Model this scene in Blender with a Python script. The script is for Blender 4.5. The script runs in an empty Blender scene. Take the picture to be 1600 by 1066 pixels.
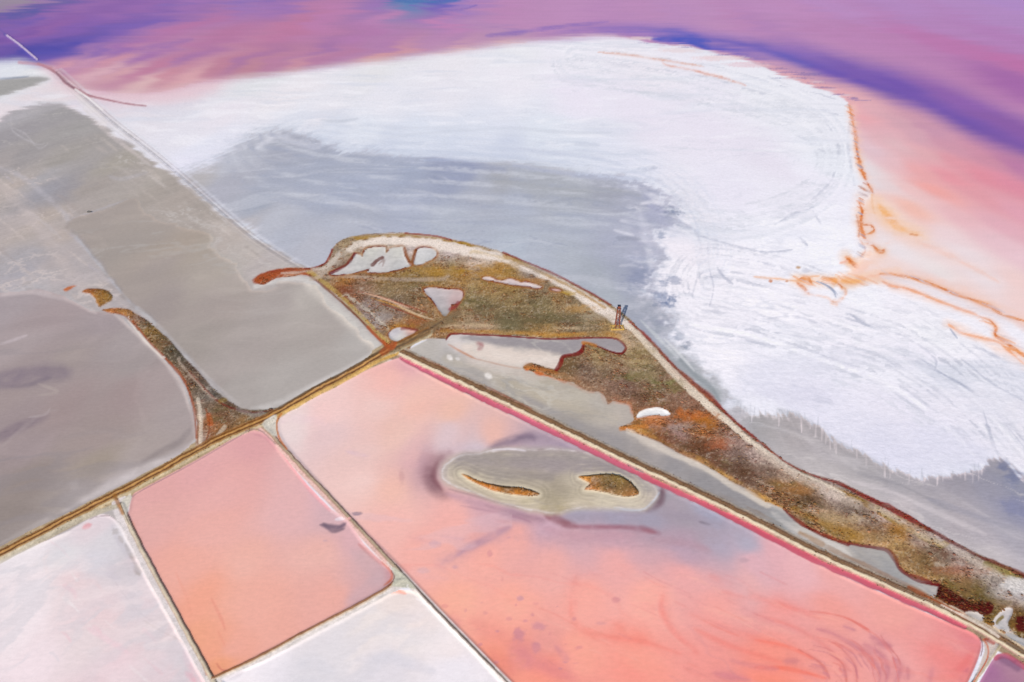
import bpy, math, random
import numpy as np
from mathutils import Vector

# ---------------------------------------------------------------- camera, sky, sun, exposure
scene = bpy.context.scene
PITCH = math.radians(34.0)          # drone camera looks 34 degrees below the horizon
ALT = 120.0                         # metres above the salt works
FOC, CX, CY = 1067.0, 800.0, 533.0  # 24 mm lens on a 36 mm sensor, image size in pixels 1600 x 1066

cam_data = bpy.data.cameras.new("camera")
cam_data.sensor_width = 36.0
cam_data.lens = 36.0 * FOC / 1600.0
cam_data.clip_start = 1.0
cam_data.clip_end = 30000.0
cam = bpy.data.objects.new("camera", cam_data)
scene.collection.objects.link(cam)
cam.location = (0.0, 0.0, ALT)
cam.rotation_euler = (math.radians(90.0) - PITCH, 0.0, 0.0)
scene.camera = cam

SUN_EL = math.radians(30.0)
sun_h = Vector((-0.333, -0.943))    # horizontal direction towards the sun (behind the camera, left)
world = bpy.data.worlds.new("World")
scene.world = world
world.use_nodes = True
wn = world.node_tree
sky = wn.nodes.new("ShaderNodeTexSky")
sky.sky_type = 'NISHITA'
sky.sun_disc = False
sky.sun_elevation = SUN_EL
sky.sun_rotation = math.atan2(sun_h.x, sun_h.y)
wn.links.new(sky.outputs[0], wn.nodes["Background"].inputs[0])
wn.nodes["Background"].inputs[1].default_value = 0.11

sun_data = bpy.data.lights.new("sun", 'SUN')
sun_data.energy = 5.0
sun_data.angle = math.radians(0.5)
sun_data.color = (1.0, 0.925, 0.80)
sun = bpy.data.objects.new("sun", sun_data)
scene.collection.objects.link(sun)
ldir = Vector((-sun_h.x * math.cos(SUN_EL), -sun_h.y * math.cos(SUN_EL), -math.sin(SUN_EL)))
sun.rotation_euler = ldir.to_track_quat('-Z', 'Y').to_euler()
sun.location = (-60, -150, 200)

scene.view_settings.view_transform = 'Standard'
scene.view_settings.look = 'None'
scene.view_settings.gamma = 1.0
scene.view_settings.exposure = 0.0
scene.view_settings.use_curve_mapping = False

rng = np.random.default_rng(7)
random.seed(7)
SP, CP = math.sin(PITCH), math.cos(PITCH)

# ---------------------------------------------------------------- image-to-ground helpers
def ground(u, v):  # u, v: image coordinates the shapes were traced in
    """image pixel -> metres on the ground, along the camera ray"""
    dx, up = (u - CX), (CY - v)
    dy = FOC * CP + up * SP
    dz = -FOC * SP + up * CP
    t = -ALT / dz
    return dx * t, dy * t

def G(pts):
    return np.array([ground(float(p[0]), max(float(p[1]), -135.0)) for p in pts], dtype=np.float64)

def smooth(pts, n=4, closed=False):
    """Catmull-Rom through points in image pixels"""
    P = np.array([[float(a[0]), float(a[1])] for a in pts])
    m = len(P)
    out = []
    rngk = range(m if closed else m - 1)
    for i in rngk:
        p1, p2 = P[i], P[(i + 1) % m]
        p0 = P[i - 1] if (closed or i > 0) else p1
        p3 = P[(i + 2) % m] if (closed or i + 2 < m) else p2
        for k in range(n):
            t = k / n
            out.append(0.5 * ((2 * p1) + (-p0 + p2) * t + (2 * p0 - 5 * p1 + 4 * p2 - p3) * t * t
                              + (-p0 + 3 * p1 - 3 * p2 + p3) * t ** 3))
    if not closed:
        out.append(P[-1])
    return np.array(out)

def lin(c):
    c = np.asarray(c, dtype=np.float64) / 255.0
    return np.where(c <= 0.04045, c / 12.92, ((c + 0.055) / 1.055) ** 2.4)

def sstep(a, b, x):
    t = np.clip((x - a) / (b - a), 0.0, 1.0)
    return t * t * (3 - 2 * t)

# ---------------------------------------------------------------- terrain lattice (fine near, coarse far)
ST = 1.5
vrow = np.concatenate([np.arange(1320, 1074, -8.0), np.arange(1072, -6, -ST), np.arange(-10, -120, -6.0)])
urow = np.concatenate([np.arange(-420, -8, 8.0), np.arange(-6, 1607, ST), np.arange(1612, 2024, 8.0)])
yr = np.array([ground(CX, v)[1] for v in vrow])
far = np.array([2600.0, 3800.0, 6000.0, 9000.0, 14000.0])
yr = np.concatenate([yr, far[far > yr[-1]]])
zr = yr * CP + ALT * SP
NR, NC = len(yr), len(urow)
Y = np.repeat(yr, NC)
X = ((urow[None, :] - CX) / FOC * zr[:, None]).ravel()
N = X.size
ZC = Y * CP + ALT * SP
SX = FOC / ZC                        # image scale, pixels per metre across
SY = FOC * ALT / ZC ** 2             # and in depth

def _hash(ix, iy, seed):
    h = (ix.astype(np.uint32) * np.uint32(374761393) + iy.astype(np.uint32) * np.uint32(668265263)
         + np.uint32((seed * 2246822519) & 0xFFFFFFFF))
    h = (h ^ (h >> np.uint32(13))) * np.uint32(1274126177)
    h = h ^ (h >> np.uint32(16))
    return (h & np.uint32(0xFFFF)).astype(np.float32) / 65535.0

def vnoise(x, y, seed=0):
    x, y = np.asarray(x, dtype=np.float32), np.asarray(y, dtype=np.float32)
    fx, fy = np.floor(x), np.floor(y)
    ix, iy = fx.astype(np.int32), fy.astype(np.int32)
    tx, ty = x - fx, y - fy
    tx = tx * tx * (3 - 2 * tx)
    ty = ty * ty * (3 - 2 * ty)
    a, b = _hash(ix, iy, seed), _hash(ix + 1, iy, seed)
    c, d = _hash(ix, iy + 1, seed), _hash(ix + 1, iy + 1, seed)
    return (a * (1 - tx) + b * tx) * (1 - ty) + (c * (1 - tx) + d * tx) * ty

def fbm(x, y, octv=4, seed=0, gain=0.5):
    s, amp, tot = 0.0, 1.0, 0.0
    for k in range(octv):
        s = s + amp * vnoise(x * 2 ** k + 17.3 * k, y * 2 ** k - 9.1 * k, seed + k)
        tot += amp
        amp *= gain
    return s / tot * 2 - 1            # -1 .. 1

ca, sa = math.cos(0.5), math.sin(0.5)
XR, YR = X * ca - Y * sa, X * sa + Y * ca
N2 = fbm(XR / 2.2, YR / 2.2, 4, 11)           # crumbly detail
N8 = fbm(XR / 9, YR / 9, 5, 23)
N30 = fbm(XR / 34, YR / 34, 5, 37)
NS = fbm(X / 26, Y / 5.5, 5, 53)              # wind-drawn streaks across
NV = fbm(X / 0.75, Y / 9, 3, 71)              # drip fringes drawn in depth
ND = fbm((X - 0.45 * Y) / 1.6, (Y + 0.2 * X) / 16, 4, 77)   # salt blown in slanting feathers
NSF = fbm(X / 30, Y / 3.2 + N8 * .4, 4, 83)   # finer streaks
LWX = fbm(X / 160, Y / 70, 3, 61) * 14 + fbm(X / 260, Y / 12, 4, 63) * 24 * np.clip((ZC / 260 - 1) / 2, .1, 1)
LWY = fbm(X / 150, Y / 30, 5, 67) * 9
NF = fbm(X / 1.0, Y / 1.0, 3, 91)
WX = N30 * 10 + N8 * 2.5
WY = fbm(XR / 30, YR / 30, 4, 57) * 12 + NS * 4
FARK = np.clip(ZC / 260.0, 0.8, 6.0)          # larger wander far out on the lake

COL = np.empty((N, 3), dtype=np.float64)
HGT = np.zeros(N)
RID = np.zeros(N, dtype=np.int32)             # which thing a spot of ground belongs to
REG = {}                                      # name -> id

def rid(name):
    if name not in REG:
        REG[name] = len(REG) + 1
    return REG[name]

def field(P, closed=False, maxd=40.0, idx=None):
    """nearest distance (image pixels, signed + on the right hand) to a world polyline"""
    seg = list(zip(P[:-1], P[1:]))
    if closed:
        seg.append((P[-1], P[0]))
    zc = P[:, 1] * CP + ALT * SP
    smin = FOC / zc.max()
    symin = FOC * ALT / zc.max() ** 2
    mx, my = maxd / smin + 2, maxd / symin + 2
    if idx is None:
        idx = np.nonzero((X > P[:, 0].min() - mx) & (X < P[:, 0].max() + mx)
                         & (Y > P[:, 1].min() - my) & (Y < P[:, 1].max() + my))[0]
    x, y = X[idx], Y[idx]
    best = np.full(len(idx), 1e9)
    sgn = np.ones(len(idx))
    par = np.zeros(len(idx))
    L = len(seg)
    for k, (a, b) in enumerate(seg):
        z0 = 0.5 * (a[1] + b[1]) * CP + ALT * SP
        x0 = 0.5 * (a[0] + b[0])
        kx, ky, sh = FOC / z0, FOC * ALT / z0 ** 2, -FOC * x0 * CP / z0 ** 2
        rx, ry = (x - a[0]) * kx + (y - a[1]) * sh, (y - a[1]) * ky
        ex, ey = (b[0] - a[0]) * kx + (b[1] - a[1]) * sh, (b[1] - a[1]) * ky
        ll = ex * ex + ey * ey + 1e-9
        t = np.clip((rx * ex + ry * ey) / ll, 0, 1)
        qx, qy = rx - t * ex, ry - t * ey
        d = np.hypot(qx, qy)
        m = d < best
        best = np.where(m, d, best)
        sgn = np.where(m, np.sign(ry * ex - rx * ey + 1e-12) * -1.0, sgn)
        par = np.where(m, (k + t) / L, par)
    return idx, best, sgn, par

def inside(P, idx):
    x, y = X[idx], Y[idx]
    r = np.zeros(len(idx), dtype=bool)
    j = len(P) - 1
    for i in range(len(P)):
        yi, yj, xi, xj = P[i, 1], P[j, 1], P[i, 0], P[j, 0]
        if yi != yj:
            c = ((yi > y) != (yj > y)) & (x < (xj - xi) * (y - yi) / (yj - yi) + xi)
            r ^= c
        j = i
    return r

def sdpoly(pts, n=3, maxd=40.0):
    P = G(smooth(pts, n, True)) if n > 1 else G(pts)
    idx, d, _, _ = field(P, True, maxd)
    return idx, np.where(inside(P, idx), -d, d)

def idw(samples, idx, wx=None, wy=None, p=1.7):
    S = G([(a, b) for a, b, _ in samples])
    C = lin([c for _, _, c in samples])
    x = X[idx] + (WX[idx] * FARK[idx] * 0.6 if wx is None else wx)
    y = Y[idx] + (WY[idx] * FARK[idx] * 0.6 if wy is None else wy)
    kx = SX[idx]
    ky = SY[idx]
    num = np.zeros((len(idx), 3), dtype=np.float32)
    den = np.zeros(len(idx), dtype=np.float32)
    kx = kx.astype(np.float32); ky = ky.astype(np.float32)
    x = x.astype(np.float32); y = y.astype(np.float32)
    for (sx, sy), c in zip(S, C):
        z0 = sy * CP + ALT * SP
        ax, ay = np.float32(FOC / z0), np.float32(FOC * ALT / z0 ** 2)
        mx, my = np.sqrt(kx * ax), np.sqrt(ky * ay)
        d2 = ((x - np.float32(sx)) * mx) ** 2 + ((y - np.float32(sy)) * my) ** 2 + 120.0
        w = d2 ** np.float32(-p)
        den += w
        num += w[:, None] * c.astype(np.float32)[None, :]
    return (num / den[:, None]).astype(np.float64)

def mixc(idx, col, m):
    COL[idx] = COL[idx] * (1 - m[:, None]) + col * m[:, None]

def area(name, pts, samples, soft=2.0, ew=0.0, en=None, n=3, height=None, hsoft=4.0, wob=0.6, p=1.7):
    idx, sd = sdpoly(pts, n, 40 + soft + ew)
    if ew:
        sd = sd + ew * (en[idx] if en is not None else N8[idx])
    m = 1 - sstep(-soft, soft, sd)
    k = m > 0.001
    idx, sd, m = idx[k], sd[k], m[k]
    if callable(samples):
        col = samples(idx, sd)
    elif len(samples) == 3 and not hasattr(samples[0], '__len__'):
        col = lin(samples)[None, :]
    else:
        col = idw(samples, idx, WX[idx] * FARK[idx] * wob, WY[idx] * FARK[idx] * wob, p)
    mixc(idx, col, m)
    if name:
        RID[idx[m > 0.5]] = rid(name)
    if height is not None:
        hm = 1 - sstep(-hsoft, 0.5, sd)
        HGT[idx] = HGT[idx] * (1 - hm) + height * hm
    return idx, sd, m

def brush(pts, w, col, soft=1.2, a=1.0, ew=0.0, en=None, name=None, n=4, taper=False, off=0.0, brk=0.0, bn=None, lift=0.0, only=None, tex=None):
    """a band w image pixels wide along a line (half width each side)"""
    P = G(smooth(pts, n)) if n > 1 else G(pts)
    ww = w if np.isscalar(w) else max(w)
    idx, d, s, t = field(P, False, ww + soft + ew + abs(off) + 3)
    if off:
        d = np.abs(d * s - off)
    if not np.isscalar(w):
        w = np.interp(t, np.linspace(0, 1, len(w)), w)
    if taper:
        w = w * np.sqrt(np.clip(4 * t * (1 - t), 0.02, 1))
    if ew:
        d = d + ew * (en[idx] if en is not None else N2[idx])
    m = (1 - sstep(w * 0.5 - soft * 0.5, w * 0.5 + soft, d)) * a
    if tex is None:
        tex = 0.55 if only is not None else 0.3
    if tex and name is None:
        m = m * np.clip(1 + tex * (0.9 * N8[idx] + 0.7 * N2[idx] + 0.5 * NSF[idx] - 0.25), 0.1, 1.15)
        m = np.minimum(m, 1.0)
    if brk:
        m = m * sstep(-brk, 1 - brk, (bn[idx] if bn is not None else N8[idx]) * 1.6 + 0.35)
    k = m > 0.002
    if only is not None:
        k &= np.isin(RID[idx], [rid(q) for q in only])
    idx, m = idx[k], m[k]
    mixc(idx, lin(col)[None, :], m)
    if name:
        RID[idx[m > 0.5]] = rid(name)
    if lift:
        HGT[idx] += lift * m
    return idx

def blob(u, v, ru, rv, col, a=1.0, soft=0.5, ew=0.25, en=None, only=None):
    x0, y0 = ground(u, v)
    z0 = y0 * CP + ALT * SP
    kx, ky, sh = FOC / z0, FOC * ALT / z0 ** 2, -FOC * x0 * CP / z0 ** 2
    R = max(ru, rv) * 1.8
    idx = np.nonzero((np.abs(X - x0) < R / kx * 2 + 3) & (np.abs(Y - y0) < R / ky * 2))[0]
    dx = (X[idx] - x0) * kx + (Y[idx] - y0) * sh
    dy = (Y[idx] - y0) * ky
    d = np.hypot(dx / ru, dy / rv) + ew * ((N2[idx] if en is None else en[idx]) + .8 * NF[idx] + .4 * N8[idx])
    m = (1 - sstep(1 - soft, 1 + soft * 0.6, d)) * a * np.clip(1 + .6 * N8[idx] + .5 * NSF[idx], .2, 1.1)
    m = np.minimum(m, 1.0)
    k = m > 0.002
    if only is not None:
        k &= np.isin(RID[idx], [rid(q) for q in only])
    mixc(idx[k], lin(col)[None, :], m[k])

def veins(names, col, sx, sy, thick, a, seed, rot=0.0, gate=None, box=None):
    """thin wandering veins of another mineral over whole areas"""
    q = np.nonzero(np.isin(RID, [rid(n_) for n_ in names]))[0]
    if box is not None:
        u_ = X[q] * SX[q] + CX
        q = q[(u_ > box[0]) & (u_ < box[1]) & (Y[q] > ground(800, box[3])[1]) & (Y[q] < ground(800, box[2])[1])]
    x, y = X[q] + WX[q] * .5 + 1.2 * N2[q], Y[q] + WY[q] * .5 + 1.2 * N8[q]
    c_, s_ = math.cos(rot), math.sin(rot)
    xr, yr_ = x * c_ + y * s_, -x * s_ + y * c_
    f = np.abs(fbm(xr / sx, yr_ / sy, 4, seed))
    m = (1 - sstep(thick * .25, thick, f)) * a
    g = fbm(xr / (sx * 2.5), yr_ / (sy * 2.5), 3, seed + 7)
    m *= sstep(-.1, .45, g)
    mixc(q, lin(col)[None, :], m)

# ================================================================ THE GROUND: salt flat first, everything else laid on it
ALL = np.arange(N)
SALT = [(50,112,(225,225,228)),(20,110,(222,224,230)),(150,160,(226,218,225)),(250,160,(224,217,224)),(120,150,(226,216,219)),
(200,190,(226,222,230)),(250,230,(226,223,232)),(290,255,(230,227,240)),(320,230,(224,224,236)),(350,180,(230,224,232)),
(400,130,(222,222,226)),(450,150,(232,227,232)),(500,180,(230,227,234)),(600,110,(227,225,228)),(600,150,(230,228,236)),
(700,100,(232,228,234)),(700,140,(230,227,235)),(800,80,(232,231,236)),(800,120,(234,230,238)),(900,90,(234,231,239)),
(900,150,(233,227,239)),(1000,100,(234,229,237)),(1000,180,(231,225,237)),(1100,130,(233,229,239)),(1100,200,(231,225,237)),
(1200,150,(233,232,239)),(1200,250,(229,223,235)),(1280,200,(232,231,239)),(1300,250,(232,233,241)),(1150,300,(231,227,239)),
(1250,320,(232,229,239)),(1300,300,(236,233,243)),(1200,360,(241,239,247)),(1300,360,(241,239,247)),(1150,420,(243,239,247)),
(1280,400,(243,241,249)),(1100,470,(241,237,245)),(1200,480,(245,241,249)),(1300,500,(241,237,245)),(1350,460,(241,239,246)),
(1400,480,(239,235,243)),(1450,520,(239,237,243)),(1150,560,(243,239,247)),(1250,560,(239,237,245)),(1350,580,(237,233,243)),
(1450,570,(237,233,243)),(1550,600,(239,235,243)),(1200,600,(229,227,239)),(1280,610,(226,223,236)),(1400,650,(229,225,237)),
(1300,660,(229,226,239)),(1500,640,(236,231,241)),(1450,700,(225,223,237)),(1550,680,(233,229,239)),(1590,640,(239,233,241)),
(1400,720,(223,221,236)),(1520,720,(223,221,235)),(1590,700,(236,231,239)),(450,200,(226,227,236)),(500,215,(214,218,230)),
(560,205,(222,225,235)),(650,215,(218,222,234)),(750,215,(220,223,235)),(850,215,(222,226,236)),(900,230,(220,224,235)),
(950,250,(225,226,238)),(700,235,(212,217,231)),(800,245,(206,211,227)),(600,235,(207,212,227)),(1000,270,(226,226,238)),
(1060,320,(235,230,238)),(1070,400,(238,232,240)),(1080,440,(240,235,242)),(-200,120,(222,224,230)),(1800,650,(236,231,239)),
(160,140,(226,205,212)),(220,150,(226,214,220)),(300,140,(226,218,224))]
COL[:] = idw(SALT, ALL)
RID[:] = rid("salt_flat")
HGT[:] = 0.16
# faint grey crust lines where the salt has been worked by wind and water
rid_lines = 1 - np.abs(fbm((X + WX * 1.5) / 42, (Y + WY * 1.5) / 16, 4, 131))
mk = sstep(0.955, 0.995, rid_lines) * 0.22 * sstep(-0.2, 0.4, N30)
mixc(ALL, lin((196,198,212))[None, :], mk)
UU = X * SX + CX
qn = np.clip(1 + 0.022 * fbm(X / 18, Y / 5, 5, 135) + 0.018 * N2 + .012 * NSF, .9, 1.05)
COL *= qn[:, None]
veins(["salt_flat"], (196,200,212), 40, 12, .07, .36, 501, -.5, box=(1060,1700,330,760))
veins(["salt_flat"], (206,208,218), 16, 7, .12, .3, 507, .4, box=(1080,1420,330,560))
veins(["salt_flat"], (196,202,218), 60, 7, .16, .45, 511, 0, box=(380,1010,180,270))
veins(["salt_flat"], (212,214,224), 80, 9, .12, .4, 517, -.12, box=(300,1330,60,260))
veins(["salt_flat"], (196,198,210), 46, 5, .08, .42, 519, -.9, box=(1300,1700,480,740))
veil = fbm((X + WX) / 55, (Y + WY) / 20, 5, 591)
mixc(ALL, lin((210,213,226))[None, :], .5 * sstep(.05, .55, veil))
veil = fbm((X - WX) / 22, (Y + WY) / 9, 5, 593)
mixc(ALL, lin((246,244,249))[None, :], .35 * sstep(.05, .6, veil))
lay = fbm((X + .3 * Y) / 60 + N8 * .15, (Y - .2 * X) / 4.5 + N8 * .5, 4, 597)
COL *= (1 + .016 * lay * sstep(-.3, .5, N30))[:, None]
pk = np.exp(-((sdpoly([(95,120),(160,150),(260,150),(330,132),(330,100),(100,90)], 2, 90)[1].clip(0)) / 14) ** 2)
pi_ = sdpoly([(95,120),(160,150),(260,150),(330,132),(330,100),(100,90)], 2, 90)[0]
mixc(pi_, lin((226,190,200))[None, :], .7 * pk)

LAKE_SHORE = [(-420,96),(-100,99),(0,97),(30,95),(55,102),(82,109),(105,128),(150,143),(205,146),(260,142),(320,128),(420,118),(500,107),
(600,95),(700,83),(800,69),(870,63),(915,60),(960,58),(1000,64),(1030,69),(1080,73),(1110,82),(1150,90),(1180,100),(1210,113),
(1240,125),(1280,140),(1310,150),(1325,160),(1332,190),(1336,220),(1341,250),(1350,280),(1362,300),(1350,325),(1347,350),(1358,378),
(1372,392),(1345,410),(1330,425),(1300,442),(1330,448),(1380,440),(1430,437),(1480,462),(1530,480),(1575,500),(1605,520),(1700,570),(2024,700)]
LAKE_OUT = LAKE_SHORE + [(2024,-150),(-420,-150)]
LAKE = [(10,8,(145,135,165)),(30,18,(98,92,168)),(20,24,(104,86,174)),(50,5,(150,120,178)),(100,20,(150,105,180)),(60,30,(115,88,182)),
(10,35,(125,92,176)),(60,47,(140,95,176)),(120,45,(125,90,182)),(10,60,(115,78,172)),(30,78,(105,78,172)),(50,78,(84,70,170)),(100,75,(88,74,174)),(120,68,(98,80,180)),
(85,82,(98,80,176)),(150,84,(128,96,182)),(200,45,(122,92,184)),(220,40,(126,96,184)),(260,35,(150,110,182)),(200,20,(145,102,182)),(300,10,(155,112,187)),
(400,2,(148,115,192)),(300,40,(174,115,172)),(250,60,(172,118,176)),(350,60,(177,118,167)),(200,75,(155,108,180)),(230,92,(160,108,177)),
(300,90,(166,115,172)),(400,90,(172,118,167)),(140,97,(200,150,180)),(110,100,(215,160,176)),(180,95,(205,148,170)),(160,115,(217,176,190)),
(200,110,(213,165,175)),(250,105,(192,125,160)),(270,115,(202,140,160)),(350,105,(192,130,156)),(230,130,(222,187,192)),(300,123,(217,168,178)),
(400,108,(192,135,156)),(450,5,(150,112,188)),(600,2,(150,112,188)),(625,-1,(66,118,186)),(650,-2,(76,130,190)),(700,1,(90,86,192)),(720,12,(150,122,197)),(745,1,(170,128,192)),
(500,30,(180,125,182)),(450,45,(182,120,167)),(550,55,(173,121,180)),(500,75,(162,114,173)),(600,70,(173,124,180)),(600,25,(182,130,187)),
(700,35,(186,130,187)),(800,20,(186,135,190)),(780,55,(150,112,188)),(700,65,(168,125,186)),(450,97,(186,128,165)),(480,102,(202,145,165)),(600,89,(208,155,165)),
(700,75,(212,170,180)),(780,64,(222,180,185)),(520,88,(181,124,166)),(820,30,(186,138,190)),(900,10,(189,140,192)),(1000,10,(189,138,190)),
(1100,10,(189,140,192)),(1200,10,(189,138,192)),(1050,22,(186,138,192)),(1150,25,(189,134,187)),(1250,20,(191,138,192)),(1300,10,(186,138,197)),(1400,10,(181,135,197)),
(1500,10,(179,135,197)),(1590,10,(176,135,202)),(1300,45,(186,130,184)),(1400,60,(186,128,182)),(1500,75,(186,116,176)),(1560,95,(189,110,171)),
(1500,40,(181,130,190)),(1590,60,(179,123,187)),(1590,130,(165,100,172)),(1200,40,(180,130,188)),(950,25,(186,136,190)),
(1340,168,(232,176,184)),(1345,185,(236,172,180)),(1370,172,(226,176,186)),(1400,190,(212,165,180)),(1450,205,(200,148,174)),(1380,207,(223,175,186)),
(1430,212,(212,165,180)),(1480,225,(208,150,170)),(1550,250,(207,143,165)),(1590,262,(188,122,165)),(1370,235,(226,196,206)),(1400,222,(223,185,191)),
(1360,262,(230,221,226)),(1400,250,(230,190,196)),(1450,240,(226,174,180)),(1500,255,(224,153,165)),(1450,270,(232,168,170)),(1500,280,(230,152,163)),
(1550,278,(224,142,158)),(1590,290,(223,142,163)),(1370,282,(231,221,226)),(1400,290,(231,213,216)),(1430,300,(237,195,195)),(1470,300,(240,168,163)),
(1540,310,(226,158,168)),(1590,330,(226,163,178)),(1380,325,(243,214,200)),(1430,330,(241,188,173)),(1500,340,(231,184,188)),(1560,350,(226,173,183)),
(1420,365,(241,211,198)),(1480,365,(236,210,210)),(1560,380,(231,193,198)),(1400,390,(236,225,225)),(1450,385,(236,215,212)),(1500,390,(236,219,219)),
(1590,400,(233,198,203)),(1400,420,(239,215,208)),(1350,415,(243,219,212)),(1450,420,(236,224,221)),(1520,430,(236,221,221)),(1580,440,(240,208,202)),
(1450,442,(238,212,206)),(1500,455,(238,212,206)),(1590,470,(240,210,204)),(1330,432,(244,214,198)),(1700,450,(236,195,200)),(1750,300,(220,140,162)),(1800,150,(155,95,170)),(1800,20,(176,135,202)),(-150,60,(112,78,172)),(-150,10,(140,110,178))]
idx, sd = sdpoly(LAKE_OUT, 3, 60)
hard = sstep(930, 1010, UU[idx])                            # ragged beach on the right, soft blush on the left
sdn = sd + (2.5 + 1.5 * hard) * NSF[idx] + 2.0 * NS[idx]
so = 11 - 8.5 * hard + 5 * sstep(ground(800, 158)[1], ground(800, 185)[1], Y[idx]) * hard * 0 + 5.5 * hard * (1 - sstep(ground(800, 200)[1], ground(800, 165)[1], Y[idx]))
m = 1 - sstep(-so, so * .9, sdn)
k = m > .002
ii = idx[k]
mixc(ii, idw(LAKE, ii, LWX[ii] * np.clip(FARK[ii] * .5, .3, 2), LWY[ii] * np.clip(FARK[ii] * .5, .3, 2)), m[k])
RID[idx[m > .5]] = rid("lake")
HGT[ii] *= (1 - m[k])
# soft landward blush of the brine on the salt
idx, sd = sdpoly(LAKE_OUT, 2, 60)
# deep violet tongue that lies off the salt spit
VIOLET = [(790,56),(860,46),(920,32),(1000,29),(1060,32),(1130,42),(1200,50),(1280,62),(1360,82),(1440,105),(1530,140),(1620,180),(1800,240),(1800,330),(1620,262),
(1540,232),(1490,208),(1440,182),(1390,165),(1350,152),(1320,143),(1285,133),(1250,120),(1222,109),(1190,98),(1150,87),(1110,79),(1070,70),(1030,66),(1005,59),(960,54),(900,55),(840,57)]
VSAMP = [(800,55,(150,115,188)),(860,50,(130,100,188)),(900,42,(135,102,187)),(950,42,(124,98,190)),(1000,50,(102,86,190)),(1030,44,(118,98,190)),(1060,62,(72,80,192)),(1090,64,(62,76,192)),
(1130,72,(86,80,192)),(1170,80,(92,80,190)),(1200,88,(92,80,190)),(1210,101,(86,80,186)),(1100,45,(148,112,190)),(1150,55,(146,111,190)),(1200,62,(143,108,188)),
(1250,78,(138,102,186)),(1300,80,(148,108,186)),(1350,98,(143,102,183)),(1400,100,(152,108,180)),(1450,115,(150,100,178)),(1550,150,(152,98,175)),
(1230,97,(98,84,186)),(1300,120,(108,76,180)),(1350,137,(100,70,176)),(1400,130,(113,77,176)),(1400,157,(100,70,173)),(1450,175,(106,74,172)),
(1500,150,(142,92,175)),(1500,203,(108,74,166)),(1560,228,(122,82,165)),(1590,243,(128,84,160)),(1590,200,(138,88,166)),(1260,117,(82,82,182)),(1290,131,(76,82,182)),(1340,115,(120,84,178)),(1480,130,(148,98,178)),(1750,270,(128,84,160))]
idx, sd = sdpoly(VIOLET, 3, 60)
sdn = sd + 2.2 * NS[idx] + 2.6 * NSF[idx]
# crisp on the salt side, dissolving out in the open lake
shore_sd = sdpoly(LAKE_OUT, 2, 70)
dmap = np.full(N, 1e3); dmap[shore_sd[0]] = -shore_sd[1]
near = 1 - sstep(2, 22, dmap[idx])
edge = 26 - 23.5 * near
low = sstep(1330, 1420, UU[idx])
m = 1 - sstep(-edge, 1.2 + 7 * low, sdn)
m *= sstep(760, 900, X[idx] * SX[idx] + CX)
k = m > 0.003
mixc(idx[k], idw(VSAMP, idx[k], LWX[idx[k]] * .7, LWY[idx[k]] * .7), m[k])
k = (m > 0.5)
RID[idx[k]] = rid("lake")
HGT[idx[k]] = 0.0
# dark ragged puddles along the beach of the tongue
for (a, b, ru, rv) in [(1005,68,14,.9),(1075,74,12,1.0),(1128,86,16,1.0),(1165,91,14,.9),(1190,99,16,1.2),(1215,107,16,1.2),(1232,113,20,1.4),(1252,122,18,1.6),(1272,129,16,1.6),(1290,137,14,1.4),(1312,148,10,1.8),(1334,154,9,2.2),(1350,157,12,1.0),(1218,122,14,.8),(1300,150,14,.8),(1262,116,18,2)]:
    blob(a, b, ru, rv, (100,90,168), 0.55, 0.6, 0.9, NSF)
for (a, b, ru, rv, c) in [(1000,60,26,3,(226,206,214)),(1060,79,34,4,(228,212,216)),(1125,91,40,4,(230,206,210)),(1170,101,34,4,(226,196,206)),(1240,123,14,1.5,(222,196,208)),(1275,128,12,1.2,(222,196,208)),(1300,140,12,1.6,(220,188,202)),(1322,149,12,2,(224,196,208))]:
    blob(a, b, ru, rv, c, 0.8, 0.5, 0.5, N8)
# blue streaks drawn over the far water, left and top
for pts, w, c, a in [([(28,80),(60,77),(95,75),(125,68)],8,(70,64,172),0.75),([(40,84),(80,82),(130,84)],6,(80,72,178),0.6),([(150,42),(200,42),(250,32)],7,(112,90,186),0.55),
    ([(10,24),(40,22),(60,16)],10,(84,84,170),0.8),([(160,84),(230,76),(300,62)],8,(140,102,180),0.4),([(240,8),(330,5),(430,2)],3,(128,104,190),0.6),
    ([(600,-2),(640,2),(690,3),(720,-1)],5,(62,108,186),0.9),([(640,8),(680,14),(720,15),(745,8)],2.2,(118,98,190),0.8),([(760,56),(810,51),(880,41),(950,34)],5,(122,96,190),0.55),
    ([(0,33),(40,36),(70,28)],5,(104,84,182),0.5),([(1020,63),(1060,62),(1110,65)],6,(62,76,192),0.8)]:
    brush(pts, w, c, soft=w * 0.6, a=a, ew=2.2, en=NS, taper=True, only=["lake"])
blob(8, 4, 36, 7, (150,142,164), 0.7, 0.7)
# fine wind ripple tone on the lake
L = np.nonzero(RID == rid("lake"))[0]
tn = fbm(X[L] / 70, Y[L] / 9, 5, 141)
COL[L] *= (1 + 0.05 * tn * np.clip(FARK[L] * 0.5, 0.4, 1.2))[:, None]

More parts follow.
